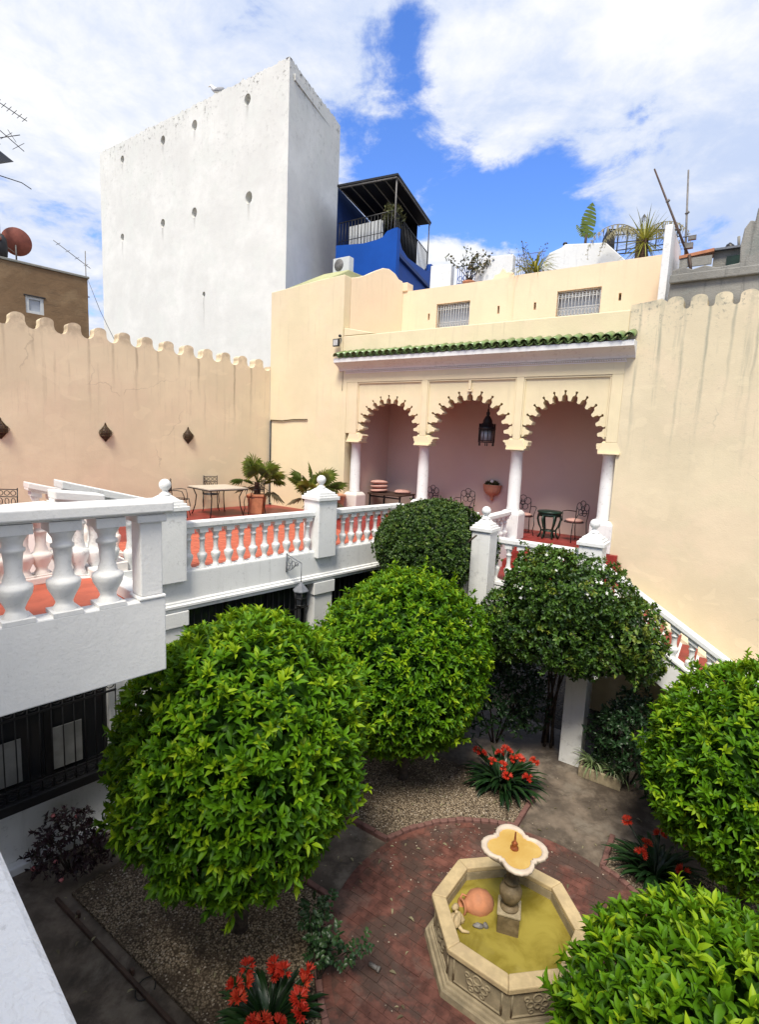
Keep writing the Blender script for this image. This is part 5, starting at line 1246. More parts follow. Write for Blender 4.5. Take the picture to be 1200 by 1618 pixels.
# courtyard lantern on its scroll bracket
wl_ = thing('bracket_lantern', 'grey lantern hanging from a scrolled bracket on the white terrace front', 'lantern', PB(-.74, -.005, 2.85), BANG)
br = M().tube([(0, 0, .38), (0, 0, .72)], .012, 6).tube([(0, -.005, .70), (0, -.42, .62)], .010, 6).tube([(0, -.42, .63), (0, -.42, .28)], .007, 5)
for cy, cz, r in ((-.10, .60, .05), (-.20, .57, .045), (-.13, .50, .04), (-.29, .58, .035), (-.05, .48, .035)): br.ring((0, cy, cz), r, .007, 'x', 12, 5)
br.tube([(0, -.01, .42), (0, -.12, .44), (0, -.24, .53), (0, -.33, .60)], .008, 5)
br.build('bracket', 'iron_grey', wl_)
ln = M().lathe([(.0, .30), (.02, .28), (.135, .16), (.145, .145), (.14, .13)], 6, (0, -.42, 0), smooth=False); ln.build('lantern_roof', 'iron_grey', wl_)
cgl = M()
for k in range(6): a = 2 * math.pi * k / 6; cgl.tube([(.115 * math.cos(a), -.42 + .115 * math.sin(a), .13), (.10 * math.cos(a), -.42 + .10 * math.sin(a), -.10)], .010, 5)
cgl.ring((0, -.42, -.10), .10, .012, 'z', 6, 5).ring((0, -.42, .02), .108, .008, 'z', 6, 5)
cgl.lathe([(.0, -.16), (.05, -.15), (.10, -.10)], 6, (0, -.42, 0), smooth=False)
cgl.build('cage', 'iron', wl_)
M().lathe([(.095, -.09), (.105, .125)], 6, (0, -.42, 0), smooth=False).build('glass', 'glass', wl_)
# terrace table and chairs
tb = thing('garden_table', 'square garden table with a pale top and black iron legs on the terrace', 'table', (-4.30, 13.85, FLOOR), BANG)
M().box(-.55, .55, -.55, .55, .71, .745).build('table_top', 'marble_top', tb, bevel=0.006)
M().box(-.57, .57, -.57, .57, .69, .708).build('frame', 'iron', tb)
for sx in (-1, 1):
    for sy in (-1, 1): M().tube([(sx * .46, sy * .46, .69), (sx * .40, sy * .40, .50), (sx * .42, sy * .42, .25), (sx * .48, sy * .48, 0)], .016, 6).build('leg', 'iron', tb)
TG = 'iron chairs round the terrace table'
iron_chair('black iron chair on the left side of the terrace table', (-5.10, 13.25, FLOOR), R(100), TG, 'scroll')
iron_chair('black iron chair behind the terrace table against the peach wall', (-4.75, 14.65, FLOOR), R(20), TG, 'scroll')
iron_chair('black iron chair on the right side of the terrace table beside the palm pot', (-3.45, 14.35, FLOOR), R(-60), TG, 'scroll')
iron_chair('black iron chair at the far left of the terrace behind the near balustrade', PB(-4.9, 3.6, FLOOR), R(70), 'iron chairs left on the terrace', 'scroll')
iron_chair('second black iron chair at the far left beside the purple plant', PB(-4.0, 4.4, FLOOR), R(10), 'iron chairs left on the terrace', 'scroll')
grassy('dark spiky plant showing above the sloping left rail', 'spiky_plant', PB(-4.1, 4.9, FLOOR), 26, .62, .018, 'purple_leaf', 73, .06, lambda t: M().lathe([(.13, 0), (.16, .25), (.18, .28), (.16, .28)], 16).build('pot', 'terracotta', t), .26, (.9, 1.5))
# fan palms in clay pots
def fan_palm(label, loc, n, stem, size, seed, dry=2):
    rg = random.Random(seed); t = thing('fan_palm', label, 'palm', loc, 0, 'potted fan palms on the terrace')
    pot = M().frustum(-.17, .17, -.17, .17, 0, -.22, .22, -.22, .22, .48).build('pot', 'terracotta', t, bevel=0.015)
    M().box(-.24, .24, -.24, .24, .481, .54).build('pot_rim', 'terracotta', pot, bevel=0.012)
    tk = M(); 
    for k in range(9):
        z = .48 + stem * k / 9; r = .085 - .03 * k / 9; tk.lathe([(r * .9, z), (r * 1.35, z + stem * .07), (r * .9, z + stem / 9 + .01)], 9)
    tk.build('trunk', 'palm_bark', t)
    for k in range(n):
        a = k * 2.4 + rg.uniform(-.2, .2); e = rg.uniform(.05, 1.35) if k >= dry else rg.uniform(-.6, -.2); L = size * rg.uniform(.55, .8)
        d = Vector((math.cos(a) * math.cos(e), math.sin(a) * math.cos(e), math.sin(e))); p0 = Vector((0, 0, .48 + stem)); p1 = p0 + d * L * .9 + Vector((0, 0, -.03))
        s = d.cross(Vector((0, 0, 1))).normalized(); up = s.cross(d); m = M(); m.tube([p0, p1], [.010, .007], 5)
        for j in range(19):
            b = R(-118 + 236 * j / 18); dj = (d * math.cos(b) + s * math.sin(b)); bl = size * rg.uniform(.52, .62) * (1 - .25 * abs(j - 9) / 9)
            tip = p1 + dj * bl + Vector((0, 0, -.07 * size - .10 * size * abs(math.sin(b)))); mid = p1 + dj * bl * .55 + up * .015; w = dj.cross(up).normalized() * .020 * size
            m.add([p1, mid + w, tip, mid - w], [(0, 1, 2), (0, 2, 3)])
        mt = 'palm_dry' if k < dry else 'palm_leaf'
        me = m.mesh('frond', mt); at = me.attributes.new('tint', 'FLOAT', 'POINT'); tv = min(1, max(0, rg.gauss(.45, .25))); at.data.foreach_set('value', [tv] * len(me.vertices)); link('frond', me, t)
    return t
fan_palm('fan palm in a square clay pot in the corner of the terrace', (-3.38, 14.35, FLOOR), 17, .38, .76, 91)
fan_palm('wide low fan palm beside the left arcade column, behind the middle post', (-1.72, 13.9, FLOOR), 15, .20, .82, 92, 3)
pb = thing('clay_urn', 'big terracotta pot standing against the left arcade column', 'pot', PA(-5.05, -.35, FLOOR), 0)
M().lathe([(.20, 0), (.26, .10), (.31, .35), (.33, .52), (.36, .54), (.36, .60), (.31, .60), (.29, .5), (0, .5)], 24).build('body', 'planter_clay', pb)

# pipes, floodlight
pp = thing('drain_pipe', 'thin dark pipe running down the corner beside the palm', 'pipe', PA(-7.87, -.03, 3.46), AANG)
M().tube([(0, 0, 0), (0, 0, 2.58)], .022, 7).build('riser', 'iron', pp); M().tube([(0.0, 0, 2.6), (.5, 0, 2.585), (.95, 0, 2.63), (1.5, 0, 2.64)], .016, 6).build('branch', 'rust', pp)
M().tube([(0, 0, .04), (.10, -.05, .03)], .028, 7).build('elbow', 'iron', pp)
fl_ = thing('floodlight', 'small square floodlight with sensor at the left end of the eave', 'lamp', PA(-5.24, -.02, 8.18), AANG)
M().box(-.13, .07, -.16, -.10, -.11, .09).build('housing', 'plastic_black', fl_, bevel=0.01); M().box(-.105, .045, -.166, -.161, -.085, .065).build('lens', 'led', fl_)
M().tube([(0, 0, .12), (0, -.08, .10), (-.02, -.12, .02)], .014, 6).build('arm', 'plastic_black', fl_); M().blob((.03, -.05, .18), (.04, .05, .04), 1, .02).build('sensor', 'plastic_black', fl_)
wr_ = thing('wall_cable', 'thin dark cable hanging at the left of the eave', 'cable', PA(-5.12, -.012, 6.9), AANG)
M().tube([(0, 0, 0), (.005, 0, .35), (0, 0, .62)], .006, 5).build('wire', 'iron', wr_)

# ================================================================== WHITE TOWER
TC = Vector((-3.767, 20.0, 0)); TZ = 18.44
tower = thing('white_tower', 'tall windowless white tower block with round vent holes', 'building', TC, AANG)
dS = Vector((-2.336 - TC.x, 23.871 - TC.y, 0)); ca, sa = math.cos(-AANG), math.sin(-AANG)
side = (dS.x * ca - dS.y * sa, dS.x * sa + dS.y * ca)
holes = HOLES
# the face: a sheet with real round openings, cut cell by cell
def face_with_holes(x0, x1, z0, z1, holes, depth):
    m = M(); xs = sorted({x0, x1, *[h[0] - h[2] * 1.6 for h in holes], *[h[0] + h[2] * 1.6 for h in holes]})
    zs = sorted({z0, z1, *[h[1] - h[2] * 1.6 for h in holes], *[h[1] + h[2] * 1.6 for h in holes]})
    xs = [x for i, x in enumerate(xs) if i == 0 or x - xs[i - 1] > 1e-4]; zs = [z for i, z in enumerate(zs) if i == 0 or z - zs[i - 1] > 1e-4]
    return m, xs, zs
def holed_face(x0, x1, z0, z1, holes, depth):
    """each hole sits in its own column and band; bands are split so every cell is a plain quad or a ring round a hole"""
    m = M()
    cells = []
    def emit(a, b, c, d): m.add([(a, 0, c), (b, 0, c), (b, 0, d), (a, 0, d)], [(0, 1, 2, 3)])
    rows = {}
    for h in holes: rows.setdefault(round(h[1]), []).append(h)
    z = z0
    for key in sorted(rows):
        hs = sorted(rows[key]); lo = min(h[1] - h[2] * 1.5 for h in hs); hi = max(h[1] + h[2] * 1.5 for h in hs)
        emit(x0, x1, z, lo); x = x0
        for hx, hz_, r in hs:
            a, b = hx - r * 1.5, hx + r * 1.5
            emit(x, a, lo, hi)
            n = 24; ring = [(hx + r * .86 * math.cos(2 * math.pi * k / n), hz_ + r * 1.0 * math.sin(2 * math.pi * k / n)) for k in range(n)]
            def sq(k):
                ang = 2 * math.pi * k / n; cx_, sx_ = math.cos(ang), math.sin(ang); t_ = []
                if cx_ > 1e-9: t_.append((b - hx) / cx_)
                if cx_ < -1e-9: t_.append((a - hx) / cx_)
                if sx_ > 1e-9: t_.append((hi - hz_) / sx_)
                if sx_ < -1e-9: t_.append((lo - hz_) / sx_)
                q = min(t_); return (hx + q * cx_, hz_ + q * sx_)
            for k in range(n):
                k2 = (k + 1) % n; p, q = ring[k], ring[k2]; s1, s2 = sq(k), sq(k2)
                poly = [(p[0], 0, p[1]), (s1[0], 0, s1[1])]
                for cxx, czz in ((b, hi), (a, hi), (a, lo), (b, lo)):
                    ac = math.atan2(czz - hz_, cxx - hx) % (2 * math.pi); a1 = 2 * math.pi * k / n; a2 = 2 * math.pi * (k + 1) / n
                    if a1 + 1e-6 < ac < a2 - 1e-6: poly.append((cxx, 0, czz))
                poly += [(s2[0], 0, s2[1]), (q[0], 0, q[1])]
                m.add(poly, [tuple(range(len(poly)))])
                m.add([(p[0], 0, p[1]), (q[0], 0, q[1]), (q[0], depth, q[1]), (p[0], depth, p[1])], [(0, 1, 2, 3)])
            m.add([(px, depth, pz) for px, pz in ring], [tuple(range(n))])
            x = b
        emit(x, x1, lo, hi); z = hi
    emit(x0, x1, z, z1)
    return m
holed_face(-12.37, 0.0, 0.0, TZ, holes, .30).build('front_face', 'tower', tower)
M().add([(0, 0, 0), (side[0], side[1], 0), (side[0], side[1], TZ), (0, 0, TZ)], [(0, 1, 2, 3)]).build('side_face', 'tower', tower)
pts = [(0, 0), side, (side[0] - 12.4, side[1] + .4), (-12.37, 0)]
M().prismz([(-.01, .31), (side[0] - .02, side[1]), (side[0] - 12.3, side[1] + .4), (-12.36, .31)], TZ - .5, TZ - .3).build('roof', 'tower', tower)
cp = M(); cp.add([(0, 0, TZ), (side[0], side[1], TZ), (side[0] - 12.4, side[1] + .4, TZ), (-12.37, 0, TZ), (-.25, .28, TZ), (side[0] - .28, side[1] - .25, TZ), (side[0] - 12.0, side[1] + .1, TZ), (-12.1, .28, TZ)], [(0, 1, 5, 4), (1, 2, 6, 5), (2, 3, 7, 6), (3, 0, 4, 7)])
cp.add([(-12.37, 0, 0), (side[0] - 12.4, side[1] + .4, 0), (side[0] - 12.4, side[1] + .4, TZ), (-12.37, 0, TZ)], [(0, 1, 2, 3)]).add([(side[0], side[1], 0), (side[0] - 12.4, side[1] + .4, 0), (side[0] - 12.4, side[1] + .4, TZ), (side[0], side[1], TZ)], [(0, 1, 2, 3)])
cp.build('coping', 'tower', tower)
lip = M(); rgl = random.Random(5)
def ragged(p0, p1, n):
    d = Vector(p1) - Vector(p0); nn = Vector((d.y, -d.x, 0)).normalized() * -.16
    for k in range(n):
        a, b = Vector(p0) + d * (k / n), Vector(p0) + d * ((k + 1) / n); h0, h1 = hs_[k], hs_[k + 1]
        lip.add([a, b, b + Vector((0, 0, h1)), a + Vector((0, 0, h0)), a + nn + Vector((0, 0, h0 * .6)), b + nn + Vector((0, 0, h1 * .6))], [(0, 1, 2, 3), (3, 2, 5, 4)])
hs_ = [.012 + .035 * abs(rgl.gauss(0, 1)) for _ in range(140)]
ragged((-12.37, 0, TZ), (0, 0, TZ), 120); ragged((0, 0, TZ), (side[0], side[1], TZ), 45)
lip.build('crumbling_edge', 'tower', tower)
def gull():
    t = thing('seagull', 'white and grey seagull standing on the tower edge', 'bird', TC + AU * -4.02 + AW * .12 + Vector((0, 0, TZ)), AANG + R(200))
    b = M().tube([(-.42, 0, .20), (-.30, 0, .22), (-.12, 0, .24), (.06, 0, .28), (.16, 0, .36), (.20, 0, .43), (.25, 0, .45), (.29, 0, .44)], [.02, .06, .10, .105, .075, .055, .052, .02], 12)
    b.build('body', 'gull_white', t)
    for s in (-1, 1):
        M().blob((-.16, s * .085, .25), (.24, .03, .075), 2, .05, 12, 7).build('wing', 'gull_grey', t)
        M().tube([(-.02, s * .035, .18), (-.02, s * .035, 0), (.05, s * .045, 0)], .010, 5).build('leg', 'beak', t)
    M().tube([(.285, 0, .44), (.36, 0, .425)], [.016, .004], 6).build('beak', 'beak', t)
gull()

# ================================================================== BLUE HOUSE
BC = Vector((0.103, 20.0, 0))
bh = thing('blue_house', 'cobalt blue roof terrace house under a dark canopy', 'building', BC, AANG)
sdir = (math.cos(R(69.7) - AANG), math.sin(R(69.7) - AANG))
M().prism([(-2.7, 8), (0.12, 8), (0.12, 13.12), (-.02, 13.12), (-.33, 13.07), (-.52, 12.9), (-.75, 12.85), (-1.37, 12.82), (-2.7, 12.95)], 0, .2).build('front_wall', 'blue', bh)
sw_ = M().prism([(0.15, 8), (5.45, 8), (5.45, 13.25), (5.30, 13.45), (4.95, 13.43), (4.6, 13.05), (4.2, 12.90), (3.6, 12.84), (2.6, 12.72), (1.6, 12.62), (.9, 12.70), (.55, 12.95), (.15, 13.12)], 0, .2).build('side_wall', 'blue', bh)
sw_.rotation_euler = (0, 0, R(69.7) - AANG)
tr_ = M().prismx([(0, 0), (-.12, .02), (-.12, .09), (-.07, .13), (-.07, .20), (0, .24)], .3, 5.4); trm = tr_.build('cornice', 'blue_dark', bh); trm.location = (0, 0, 12.22); trm.rotation_euler = (0, 0, R(69.7) - AANG)
def bpt(f, s_, z): return (-f + sdir[0] * s_, sdir[1] * s_, z)
cn = M().add([bpt(2.7, -.05, 15.05), bpt(-.05, -.05, 14.84), bpt(-.05, 4.45, 14.9), bpt(2.7, 4.45, 15.1), bpt(2.7, -.05, 15.12), bpt(-.05, -.05, 14.91), bpt(-.05, 4.45, 14.97), bpt(2.7, 4.45, 15.17)], [(0, 3, 2, 1), (4, 5, 6, 7), (0, 1, 5, 4), (1, 2, 6, 5), (2, 3, 7, 6), (3, 0, 4, 7)])
can = cn.build('canopy', 'canopy', bh)
fr = M().tube([bpt(2.6, 0, 15.0), bpt(0, 0, 14.80)], .035, 5).tube([bpt(0, 0, 14.80), bpt(0, 4.4, 14.86)], .035, 5)
for k in range(6): fr.tube([bpt(2.6 - .52 * k, 0, 15.0 - .04 * k), bpt(2.6 - .52 * k, 4.4, 15.04 - .04 * k)], .02, 4)
fr.build('canopy_frame', 'steel', can)
for f, s_, z0 in ((0.03, .05, 13.0), (0, 4.3, 13.2)): M().tube([bpt(f, s_, z0), bpt(f, s_, 14.85)], .03, 6).build('canopy_pole', 'steel', can)
M().add([bpt(2.75, .1, 12.5), bpt(2.75, 4.4, 12.5), bpt(2.75, 4.4, 15.1), bpt(2.75, .1, 15.1)], [(0, 1, 2, 3)]).build('party_wall', 'blue_dark', bh)
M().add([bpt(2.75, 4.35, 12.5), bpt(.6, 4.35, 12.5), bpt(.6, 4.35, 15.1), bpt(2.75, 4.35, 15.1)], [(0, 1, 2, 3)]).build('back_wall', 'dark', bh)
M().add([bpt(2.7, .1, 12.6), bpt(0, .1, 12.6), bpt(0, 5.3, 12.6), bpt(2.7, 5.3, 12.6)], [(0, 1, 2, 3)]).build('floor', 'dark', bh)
rl = M()
for k in range(17): x = 2.6 - k * .15; zb = 12.7; rl.tube([bpt(x, .1, zb), bpt(x, .1, 13.78)], .014, 4)
rl.tube([bpt(2.65, .1, 13.78), bpt(.1, .1, 13.76)], .02, 5).tube([bpt(2.65, .1, 13.1), bpt(.5, .1, 13.1)], .014, 4)
for k in range(24): s_ = .15 + k * .18; rl.tube([bpt(0.05, s_, 12.65), bpt(0.05, s_, 13.72)], .014, 4)
rl.tube([bpt(.05, .1, 13.72), bpt(.05, 4.4, 13.72)], .02, 5)
rl.build('railing', 'iron', bh)
sf = thing('white_bench', 'white slatted bench back behind the blue house railing', 'bench', BC, AANG)
for k in range(8): M().box(-2.40 + k * .20, -2.23 + k * .20, .42, .47, 13.0, 13.72).build('slat', 'plastic_white', sf, bevel=0.01)
M().box(-2.42, -.80, .40, .95, 12.82, 12.99).build('seat', 'gull_grey', sf, bevel=0.02)
for x in (-2.38, -.88): M().box(x, x + .06, .45, .9, 12.6, 12.82).build('leg', 'iron', sf)
shrub('potted_bush', 'potted green bush behind the blue house railing', BC + AU * -.42 + AW * .5 + Vector((0, 0, 12.6)), (0, 0, 1.15), (.38, .38, .42), 130, .16, 'roof_leaf', 101, cat='plant')
ac = thing('air_conditioner', 'white air conditioning unit at the foot of the white tower', 'air conditioner', PA(-7.35, 2.62, 10.99), AANG); ac.scale = (.8, .8, .8)
M().box(-.42, .42, -.16, .16, 0, .58).build('case', 'plastic_white', ac, bevel=0.02)
fg = M()
for r in (.05, .11, .17, .23): fg.ring((-.10, -.165, .29), r, .008, 'y', 22, 4)
fg.build('fan_grille', 'iron_grey', ac); M().lathe([(0, 0), (.235, 0), (.235, .004), (0, .004)], 22, (-.10, -.161, .29), m=Matrix.Rotation(R(90), 3, 'X')).build('fan_opening', 'steel', ac)
for x in (-.3, .3): M().box(x - .04, x + .04, -.14, .14, -.03, -.001).build('foot', 'steel', ac)

# ================================================================== ROOFS BEHIND THE UPPER HOUSE
def roof_block(label, poly, y0, y1, mat='white', z0=9.0):
    t = thing('roof_parapet', label, 'wall', AL, AANG, 'white roof parapets above the upper storey'); M().prism([(poly[-1][0], z0), (poly[0][0], z0)] + poly, y0, y1).build('parapet', mat, t, bevel=0.02); return t
roof_block('low white roof parapet right beside the blue house', [(-5.4, 11.62), (-4.6, 11.57)], 5.0, 5.25)
roof_block('white roof parapet left of the yellow-green roof plant', [(-3.7, 11.30), (-3.52, 11.32), (-3.46, 11.62), (-2.44, 11.56)], 5.0, 5.25)
roof_block('white gabled roof parapet below the leaf plant', [(-1.5, 11.1), (-1.30, 11.42), (-.95, 11.52), (-.86, 11.60), (.30, 11.46), (.98, 10.80), (2.0, 10.95), (2.2, 10.95)], 5.0, 5.3)
roof_block('small stepped cream gable on the upper roof edge', [(-2.06, 10.02), (-1.9, 10.05), (-1.86, 10.15), (-1.72, 10.17), (-1.64, 10.30), (-1.52, 10.17), (-1.36, 10.15), (-1.3, 10.02), (-1.12, 10.0)], 2.32, 2.45, 'peach_up')
for x in (-3.3, -.88):
    t = thing('chimney_cap', 'small dark knob on the ' + ('left' if x < -2 else 'gabled') + ' white roof parapet', 'knob', PA(x, 5.1, 11.55), AANG); M().lathe([(.06, 0), (.05, .05), (.075, .08), (.06, .12), (0, .15)], 10).build('knob', 'iron', t)
rb = thing('blue_railing', 'blue metal railing between the white roof parapets', 'railing', PA(-4.5, 5.3, 10.4), AANG)
g = M()
for k in range(12): x = .08 * k; g.tube([(x, 0, 0), (x, 0, 1.15)], .010, 4)
for z in (0.1, .6, 1.15): g.tube([(0, 0, z), (.9, 0, z)], .012, 4)
for k in range(5): g.ring((.1 + k * .18, 0, .75), .08, .010, 'y', 10, 4)
g.build('bars', 'blue', rb)
g2 = thing('grey_railing', 'fine grey railing right of the roof parapets', 'railing', PA(-2.4, 5.3, 10.6), AANG)
g = M()
for k in range(13): g.tube([(.07 * k, 0, 0), (.07 * k, 0, 1.0)], .008, 4)
for z in (0, 1.0): g.tube([(0, 0, z), (.9, 0, z)], .010, 4)
g.build('bars', 'steel', g2)
lr = thing('lattice_railing', 'black square lattice railing on the roof behind the palm', 'railing', PA(.25, 5.2, 10.9), AANG)
g = M()
for k in range(8): g.box(.06 + k * .25, .09 + k * .25, -.015, .015, .25, .98 - .04 * k)
for q in range(3): g.add([(.03, -.012, .35 + q * .22), (1.9, -.012, .30 + q * .16), (1.9, -.012, .33 + q * .16), (.03, -.012, .38 + q * .22)], [(0, 1, 2, 3)])
g.tube([(0, 0, .98), (1.92, 0, .64)], .025, 5).tube([(0, 0, .28), (1.92, 0, .18)], .02, 5)
g.prism([(-.12, .25), (.0, .2), (.25, .25), (.22, .9), (.0, .98), (-.10, .72)], .03, .06)
g.build('lattice', 'iron', lr)
# plants on the roofs
def bare_bush(label, loc, h, mat, seed, leafy=60, L=.09):
    rg = random.Random(seed); t = thing('roof_bush', label, 'shrub', loc, 0, 'scraggly bushes on the roofs'); m = M(); P, D = [], []
    for k in range(11):
        a = rg.uniform(0, 6.28); p = Vector((0, 0, 0)); d = Vector((math.cos(a) * .5, math.sin(a) * .5, 1)).normalized(); pts = [p]
        for q in range(6):
            d = (d + Vector((rg.gauss(0, .25), rg.gauss(0, .25), rg.gauss(0, .12)))).normalized(); p = p + d * h / 6 * rg.uniform(.7, 1.15); pts.append(p)
            if q > 1:
                for j in range(leafy // 12): P.append(p + Vector((rg.gauss(0, .05), rg.gauss(0, .05), rg.gauss(0, .05)))); D.append(Vector((rg.gauss(0, 1), rg.gauss(0, 1), rg.gauss(.2, 1))).normalized())
        m.tube(pts, [.018, .014, .011, .009, .007, .005, .003], 4)
    m.build('twigs', 'bark', t)
    if P:
        P, D = np.array([list(x) for x in P]), np.array([list(x) for x in D]); n = len(P); r_ = np.random.default_rng(seed)
        tag(link('foliage', leaves_mesh('foliage', mat, P, D, unit(r_.normal(size=(n, 3))), np.full(n, L) * r_.uniform(.6, 1.3, n), np.full(n, L * .5), r_.random(n), 1), t), kind='stuff')
    M().lathe([(.16, -.42), (.20, -.05), (.22, 0), (.18, 0), (.16, -.06)], 14).build('pot', 'terracotta', t)
bare_bush('reddish brown leafy roof bush left of the white parapet', PA(-3.82, 4.8, 10.85), 1.05, 'roof_leaf', 111, 110, .11)
bare_bush('twiggy leafless roof bush behind the yellow-green plant', PA(-2.1, 5.6, 11.0), 1.15, 'roof_leaf', 112, 24, .08)
grassy('yellow-green spiky plant hanging over the upper roof edge', 'spiky_plant', PA(-.78, 2.45, 9.95), 110, .80, .011, 'yellow_leaf', 113, .34, None, .15, (.3, 1.4))
grassy('yellow-green spiky palm crown at the right roof edge', 'spiky_plant', PA(1.72, 2.7, 10.38), 120, .70, .012, 'yellow_leaf', 114, .05, lambda t: M().tube([(0, 0, -.5), (0, 0, .2)], [.10, .08], 9).build('trunk', 'palm_bark', t), .15, (-.9, 1.5))
tp_ = thing('banana_plant', 'single tall upright banana-like plant on the white roof', 'plant', PA(-.30, 5.1, 11.45), 0)
M().tube([(0, 0, -.3), (.01, 0, .35)], [.05, .035], 8).build('stalk', 'bark', tp_)
def paddle(d, L, w, tilt, seed):
    rg = random.Random(seed); m = M(); d = Vector(d).normalized(); s = d.cross(Vector((0.3, -1, 0))).normalized()
    for sg in (-1, 1):
        for k in range(9):
            t0, t1 = k / 9, (k + (.90 if k % 4 == 2 else 1.0)) / 9; f = lambda q: w * math.sin(math.pi * min(1, .12 + q * .86)) ** .7
            a, b = d * L * t0, d * L * t1; m.add([a, a + s * sg * f(t0) + Vector((0, 0, rg.uniform(-.02, .02))), b + s * sg * f(t1) + Vector((0, 0, -.03)), b], [(0, 1, 2, 3)])
    me = m.mesh('paddle_leaf', 'palm_leaf'); at = me.attributes.new('tint', 'FLOAT', 'POINT'); at.data.foreach_set('value', [.35] * len(me.vertices)); return me
for d, L, w, z, sd_ in (((.12, 0, 1), .95, .24, .30, 1), ((-.55, 0, .6), .45, .11, .28, 2), ((.5, 0, .2), .32, .08, .30, 3), ((-.2, .1, 1), .6, .14, .3, 4)):
    link('paddle_leaf', paddle(d, L, w, 0, sd_), tp_, loc=(0, 0, z))
def feather_palm():
    t = thing('feather_palm', 'dry arching feather palm behind the lattice railing', 'palm', PA(1.30, 4.4, 10.3), 0); rg = random.Random(121)
    M().tube([(0, 0, -.4), (0, 0, .9)], [.10, .08], 9).build('trunk', 'palm_bark', t)
    U = AU
    for k, (ax, ay, e0, L, curl) in enumerate(((-1, -.1, 1.15, 2.0, .42), (-.8, .3, 1.25, 1.7, .40), (-.6, -.5, .9, 1.3, .35), (.9, .0, 1.0, 1.6, .36), (1, .4, .75, 1.3, .30), (.2, -.8, 1.3, 1.2, .35), (.5, .8, 1.2, 1.4, .4))):
        d = (U * ax + AW * ay).normalized(); p = Vector((0, 0, .9)); el = e0; m = M(); pts = [p]; n = 16; vs = []
        for q in range(n):
            p = p + (d * math.cos(el) + Vector((0, 0, math.sin(el)))) * (L / n); el -= curl * .45; pts.append(p)
            if q > 1:
                s = d.cross(Vector((0, 0, 1))).normalized()
                for sg in (-1, 1):
                    for j in range(2):
                        ll = .34 * math.sin(math.pi * min(.96, (q + j * .5) / n + .12)); tip = p + s * sg * ll * .55 + Vector((0, 0, -ll * .85)) + d * rg.uniform(-.05, .10); w = d * .012
                        m.add([p - w + d * j * .04, p + w + d * j * .04, tip], [(0, 1, 2)])
        m.tube(pts, [.016 - .0008 * i for i in range(len(pts))], 5)
        me = m.mesh('frond', 'palm_dry'); at = me.attributes.new('tint', 'FLOAT', 'POINT'); at.data.foreach_set('value', [rg.uniform(.2, .7)] * len(me.vertices)); link('frond', me, t)
feather_palm()

# ================================================================== GREY RUIN AT THE RIGHT
ru = thing('grey_ruin', 'bare grey stained concrete wall behind the right battlements', 'wall', AL, AANG)
M().prism([(2.60, 8.0), (9, 8.0), (9, 10.9), (4.6, 10.6), (4.58, 10.3), (4.5, 10.26), (4.46, 10.05), (4.2, 10.09), (4.1, 10.0), (3.93, 10.03), (3.91, 9.80), (3.84, 9.83), (3.76, 9.70), (3.73, 9.4), (3.75, 9.11), (3.4, 9.08), (3.2, 9.15), (3.0, 9.10), (2.85, 9.17), (2.66, 9.12)], .42, .70).build('wall', 'ruin', ru, bevel=0.02)
M().box(2.64, 9.0, .34, .418, 8.86, 9.02).build('ledge', 'ruin', ru, bevel=0.02)
shd = thing('roof_shed', 'ramshackle roof shed with a red sheet roof behind the grey wall', 'shed', AL, AANG)
M().box(3.27, 3.80, 1.2, 1.5, 8.9, 9.60).build('wall', 'ruin', shd); M().box(3.50, 3.76, 1.17, 1.199, 9.1, 9.48).build('green_panel', 'green_metal', shd)
M().box(2.72, 3.25, 1.9, 2.0, 8.9, 9.5).build('dark_back', 'dark', shd)
M().add([(2.68, 1.0, 9.50), (3.28, 1.0, 9.56), (3.28, 2.0, 9.74), (2.68, 2.0, 9.66), (2.68, 1.0, 9.56), (3.28, 1.0, 9.62), (3.28, 2.0, 9.80), (2.68, 2.0, 9.72)], [(0, 3, 2, 1), (4, 5, 6, 7), (0, 1, 5, 4), (1, 2, 6, 5), (2, 3, 7, 6), (3, 0, 4, 7)]).build('roof_sheet', 'terracotta', shd)
M().box(2.70, 3.26, 1.02, 1.06, 9.33, 9.50).build('beam', 'ruin', shd); M().tube([(2.95, 1.0, 9.08), (2.86, 1.0, 9.55)], .03, 5).build('prop', 'wood', shd)
M().box(3.27, 3.85, 1.1, 1.6, 9.601, 9.64).build('wall_top', 'iron_grey', shd)
sg2 = thing('roof_clutter', 'dark lump and stub pole on the shed roof', 'clutter', PA(3.60, 1.35, 9.64), AANG)
M().blob((-.08, 0, .06), (.09, .08, .07), 5, .2).build('lump', 'iron', sg2); M().tube([(.08, 0, -.02), (.05, 0, .24)], .025, 6).build('stub', 'ruin', sg2)
for lb, a, b in (('leaning thin wooden pole above the right roof', (2.86, 1.05, 9.5), (2.04, 1.05, 11.36)), ('upright thin metal pole above the right roof', (2.82, 1.1, 9.0), (2.66, 1.1, 11.22))):
    t = thing('roof_pole', lb, 'pole', PA(a[0], a[1], a[2]), AANG)
    dv = (b[0] - a[0], 0, b[2] - a[2]); M().tube([(0, 0, 0), (dv[0] * .4, 0, dv[2] * .4), dv], [.026, .022, .016], 7).build('pole', 'wood' if 'wooden' in lb else 'steel', t)
    M().tube([(dv[0] * .62 - .02, 0, dv[2] * .62), (dv[0] * .62 + .03, 0, dv[2] * .62 + .05)], .03, 6).build('clamp', 'steel', t)
mb = thing('bracket_box', 'small grey bracket on the right roof pole', 'bracket', PA(2.80, 1.08, 9.70), AANG)
M().box(-.06, .10, -.05, .05, 0, .10).box(.0, .14, -.04, .04, .16, .22).tube([(-.10, 0, .24), (.14, 0, .24)], .012, 5).build('bracket', 'steel', mb)

